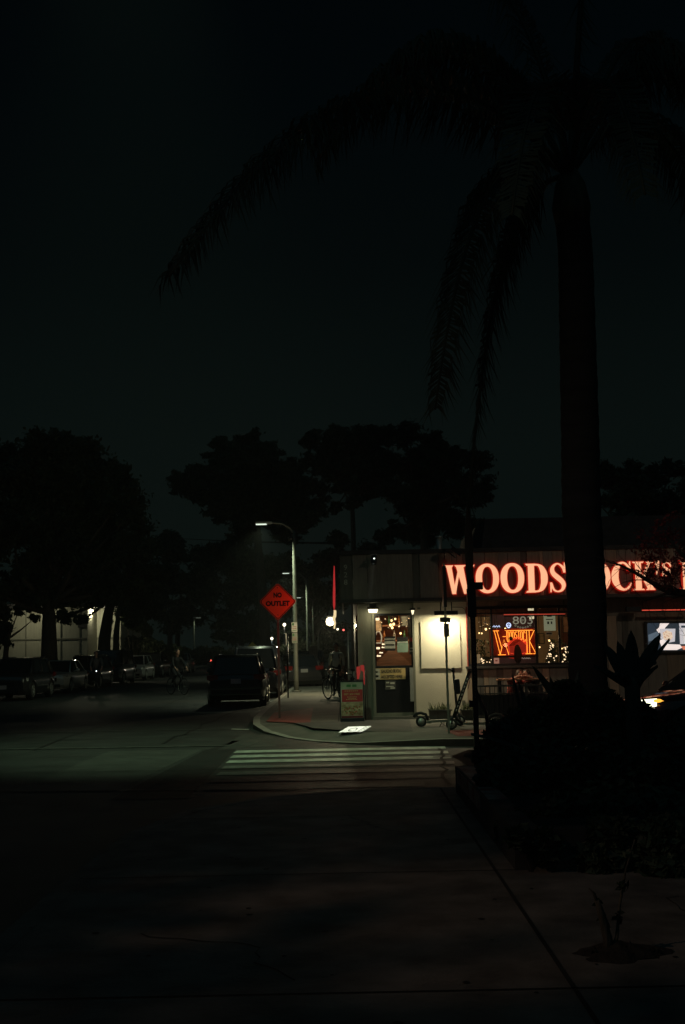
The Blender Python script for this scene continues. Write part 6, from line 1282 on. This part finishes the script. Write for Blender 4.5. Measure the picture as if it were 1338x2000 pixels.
def blades(label, px, py, Y, n, length, width, seed, name='agave', spread=(0, 1.2), z0=.36, fixed=()):
    rnd = random.Random(seed); c = P(px, py, Y); t = thing(name, label, 'plant', (c.x, Y, z0)); c = Vector((c.x, Y, z0)); 
    if fixed: n_f = len(fixed)
    b = MB()
    def blade(o, tip, w_, sag):
        pts = []; o = Vector(o); tip = Vector(tip); ax = (tip-o); sd = ax.cross(Vector((0, 1, .3))).normalized(); mid = (o+tip)/2+Vector((0, 0, sag)); V_ = []
        N = 8
        for i in range(N+1):
            t_ = i/N; p = o*(1-t_)**2+mid*2*t_*(1-t_)+tip*t_*t_; ww = w_*(.55+.9*t_)*(1-t_)**.75*1.1 if t_ < 1 else 0; ww = max(ww, .002); V_ += [p-sd*ww, p+Vector((0, -.012, -.02)), p+sd*ww, p+Vector((0, .012, .012))]
        b.add(V_, [(4*i+k, 4*i+(k+1) % 4, 4*i+4+(k+1) % 4, 4*i+4+k) for i in range(N) for k in range(4)], 0, False)
    for tp_, w_, ob in fixed: blade(P(*ob, Y) if ob else c, P(*tp_, Y+rnd.uniform(-.2, .2)), w_, .02)
    for i in range(n):
        a_ = rnd.uniform(0, 2*math.pi); el_ = rnd.uniform(*spread); L_ = length*rnd.uniform(.7, 1.1); d_ = Vector((math.cos(a_)*math.cos(el_), math.sin(a_)*math.cos(el_), math.sin(el_))); blade(c+Vector((0, 0, .02)), c+d_*L_, width, .08)
    loc(b, 'leaves', M['agave'], t); b = MB(); b.path([(c.x, c.y, .3), (c.x, c.y, z0), (c.x, c.y, z0+.12)], [.09, .08, .06], 8); loc(b, 'stem', M['bark'], t)
Yg = 13.0; ob = (1235, 1345)
blades('large spiky agave silhouetted in front of the television', 1235, 1345, Yg, 9, .42, .04, 3, z0=P(1235, 1345, Yg).z, spread=(.3, 1.2),
       fixed=[((1233, 1232), .12, ob), ((1180, 1257), .10, ob), ((1206, 1252), .10, ob), ((1290, 1238), .12, ob), ((1308, 1248), .05, ob), ((1160, 1300), .06, ob), ((1285, 1300), .05, ob), ((1268, 1262), .06, ob)])
blades('broad leaved plant arching towards the railing', 1060, 1440, 15.6, 16, .9, .05, 4, name='bird_of_paradise', z0=.3, spread=(.3, 1.3),
       fixed=[((1040, 1300), .075, (1110, 1400)), ((1000, 1315), .03, (1015, 1380)), ((1012, 1330), .05, (1040, 1420)), ((1110, 1330), .12, (1090, 1420)), ((1075, 1322), .09, (1090, 1420)), ((1130, 1310), .10, (1120, 1420))])
shr = [('dark leafy bush below the railing beside the tall post', 16.5, [(985, 1440, 40), (1030, 1420, 45), (960, 1480, 35), (1010, 1470, 45), (1045, 1390, 30)], 5000),
       ('dark leafy bush at the foot of the palm trunk', 15.2, [(1090, 1400, 45), (1080, 1460, 55), (1110, 1360, 35), (1150, 1440, 55), (1200, 1420, 50)], 7000),
       ('dark bush under the agave in front of the waiting car', 14.6, [(1230, 1450, 60), (1190, 1380, 34), (1290, 1470, 60), (1240, 1400, 36), (1340, 1490, 60), (1340, 1440, 45)], 8000),
       ('trailing ground plant along the inside of the planter wall', 12.0, [(985, 1560, 35), (1050, 1550, 60), (1120, 1560, 60), (1200, 1560, 70), (1290, 1560, 70), (960, 1520, 30), (1010, 1500, 40), (1090, 1490, 45), (1180, 1500, 50), (1270, 1510, 50)], 12000),
       ('low hedge along the near side of the planter', 10.4, [(1010, 1620, 40), (1080, 1630, 50), (1160, 1640, 55), (1240, 1650, 60), (1320, 1650, 60), (1100, 1590, 40), (1200, 1590, 50), (1300, 1590, 50)], 9000),
       ('leafy ground cover spilling over the near planter wall', 9.25, [(1060, 1650, 30), (1110, 1665, 38), (1170, 1680, 42), (1230, 1690, 48), (1290, 1700, 50), (1345, 1700, 50), (1010, 1630, 22), (1200, 1640, 50), (1300, 1640, 55)], 9000)]
for i, (lb, Y, lo, n) in enumerate(shr): shrub(lb, Y, lo, n, .055, 60+i, [M['leaf'], M['leaf2']], spread=.25)

# --- stump sapling in the foreground paving
sp_ = G(1192, 1866, .13)
t = thing('sapling', 'short dark snapped sapling standing in a small tree pit in the near paving', 'sapling', tuple(sp_))
b = MB(); Ys = sp_.y; b.path([sp_, P(1186, 1830, Ys), P(1176, 1790, Ys), P(1166, 1758, Ys)], [.032, .026, .022, .014], 7); b.path([sp_, P(1205, 1830, Ys), P(1210, 1770, Ys+.1), P(1222, 1700, Ys+.1), P(1240, 1640, Ys+.15)], [.014, .010, .008, .006, .004], 6); b.path([P(1170, 1772, Ys), P(1160, 1745, Ys), P(1150, 1735, Ys)], [.012, .008, .004], 5); loc(b, 'trunk', M['bark'], t)
b = MB(); rnd = random.Random(2)
leafcloud(b, P(1225, 1858, Ys), .07, 120, .02, rnd, .6, .1); leafcloud(b, P(1185, 1868, Ys), .05, 60, .02, rnd, .5, .1)
for k in range(14): leafcloud(b, P(rnd.uniform(1140, 1290), rnd.uniform(1858, 1884), Ys-.0), .03, 22, .015, rnd, .5, .1)
for q_ in ((1178, 1800), (1168, 1765), (1208, 1790), (1216, 1730), (1232, 1670)): leafcloud(b, P(*q_, Ys+.05), .035, 14, .022, rnd, .9, .1); loc(b, 'ground_leaves', [M['leaf2'], M['leaf']], t)
rt = random.Random(8); b = MB(); rings_ = []
for q_ in range(5):
    for k in range(22): an = k*2*math.pi/22; r_ = (1-q_/4.2)*(1+.22*math.sin(3*an+1)+.12*math.sin(7*an)); rings_.append((sp_.x+.05+.24*r_*math.cos(an), sp_.y+.16*r_*math.sin(an), .131+.018*q_+rt.uniform(-.006, .008)))
b.add(rings_, [(q_*22+k, q_*22+(k+1) % 22, q_*22+22+(k+1) % 22, q_*22+22+k) for q_ in range(4) for k in range(22)]+[tuple(88+k for k in range(22))], 0, True); struct(b.build('soil_patch', M['soil']), 'structure')

gs = random.Random(12); b = MB()
for i in range(130):
    x_, y_, r_ = gs.uniform(-2, 4), gs.uniform(4, 14.3), gs.uniform(.008, .028); b.add([(x_+r_*math.cos(k*.9)*gs.uniform(.7, 1.2), y_+r_*math.sin(k*.9)*gs.uniform(.7, 1.2), .1345) for k in range(7)], [tuple(range(7))])
struct(b.build('pavement_stain', M['joint']))
b = MB()
for st_ in ((.2, 9.9), (-1.2, 7.6), (1.9, 6.6), (.1, 12.6)):
    x_, y_ = st_; an = gs.uniform(0, 6); pts = [(x_, y_)]
    for k in range(16): an += gs.gauss(0, .45); pts.append((pts[-1][0]+.11*math.cos(an), pts[-1][1]+.11*math.sin(an)))
    w_ = .006; b.add([(x, y-w_, .1352) for x, y in pts]+[(x+w_, y+w_, .1352) for x, y in pts], [(i, i+1, 17+i+1, 17+i) for i in range(16)])
struct(b.build('pavement_crack', M['joint']))
# tree outside the frame on the left that breaks up the lamp light on the near paving
rnd = random.Random(33); b = MB()
tt_ = thing('overhanging_tree', 'leafy tree out of view at the left casting patchy shade on the near paving', 'tree', (-5.0, 5.5, 0))
for n_, xa_, xb_, ya_, yb_, ra_ in ((60, -6.8, -5.78, 2.6, 6.4, .32), (22, -5.4, -4.2, 5.3, 6.6, .34), (6, -5.4, -4.4, 3.1, 4.6, .15), (5, -5.3, -4.5, 4.5, 5.0, .17)):
    for i in range(n_): leafcloud(b, (rnd.uniform(xa_, xb_), rnd.uniform(ya_, yb_), rnd.uniform(4.55, 5.5)), ra_*rnd.uniform(.5, 1.2), 130, .07, rnd, .6, 0)
loc(b, 'crown', [M['leaf'], M['leaf2']], tt_); b = MB(); b.path([(-5, 5.5, 0), (-4.9, 5.5, 2), (-4.7, 5.6, 4.2)], [.2, .16, .1], 8); loc(b, 'trunk', M['bark'], tt_)

# ------------------------------------------------------------ thin night haze
b = MB(); b.box(-330, 330, -70, 520, -1.0, 60)
hz = b.build('haze', None); hz['kind'] = 'stuff'
mt = bpy.data.materials.new('haze_air'); mt.use_nodes = True; n = mt.node_tree; n.nodes.clear(); o_ = n.nodes.new('ShaderNodeOutputMaterial'); pv = n.nodes.new('ShaderNodeVolumePrincipled')
pv.inputs['Density'].default_value = 0.0007; pv.inputs['Color'].default_value = (.9, .95, .93, 1); pv.inputs['Anisotropy'].default_value = 0.35
n.links.new(pv.outputs[0], o_.inputs['Volume']); hz.data.materials.clear(); hz.data.materials.append(mt)
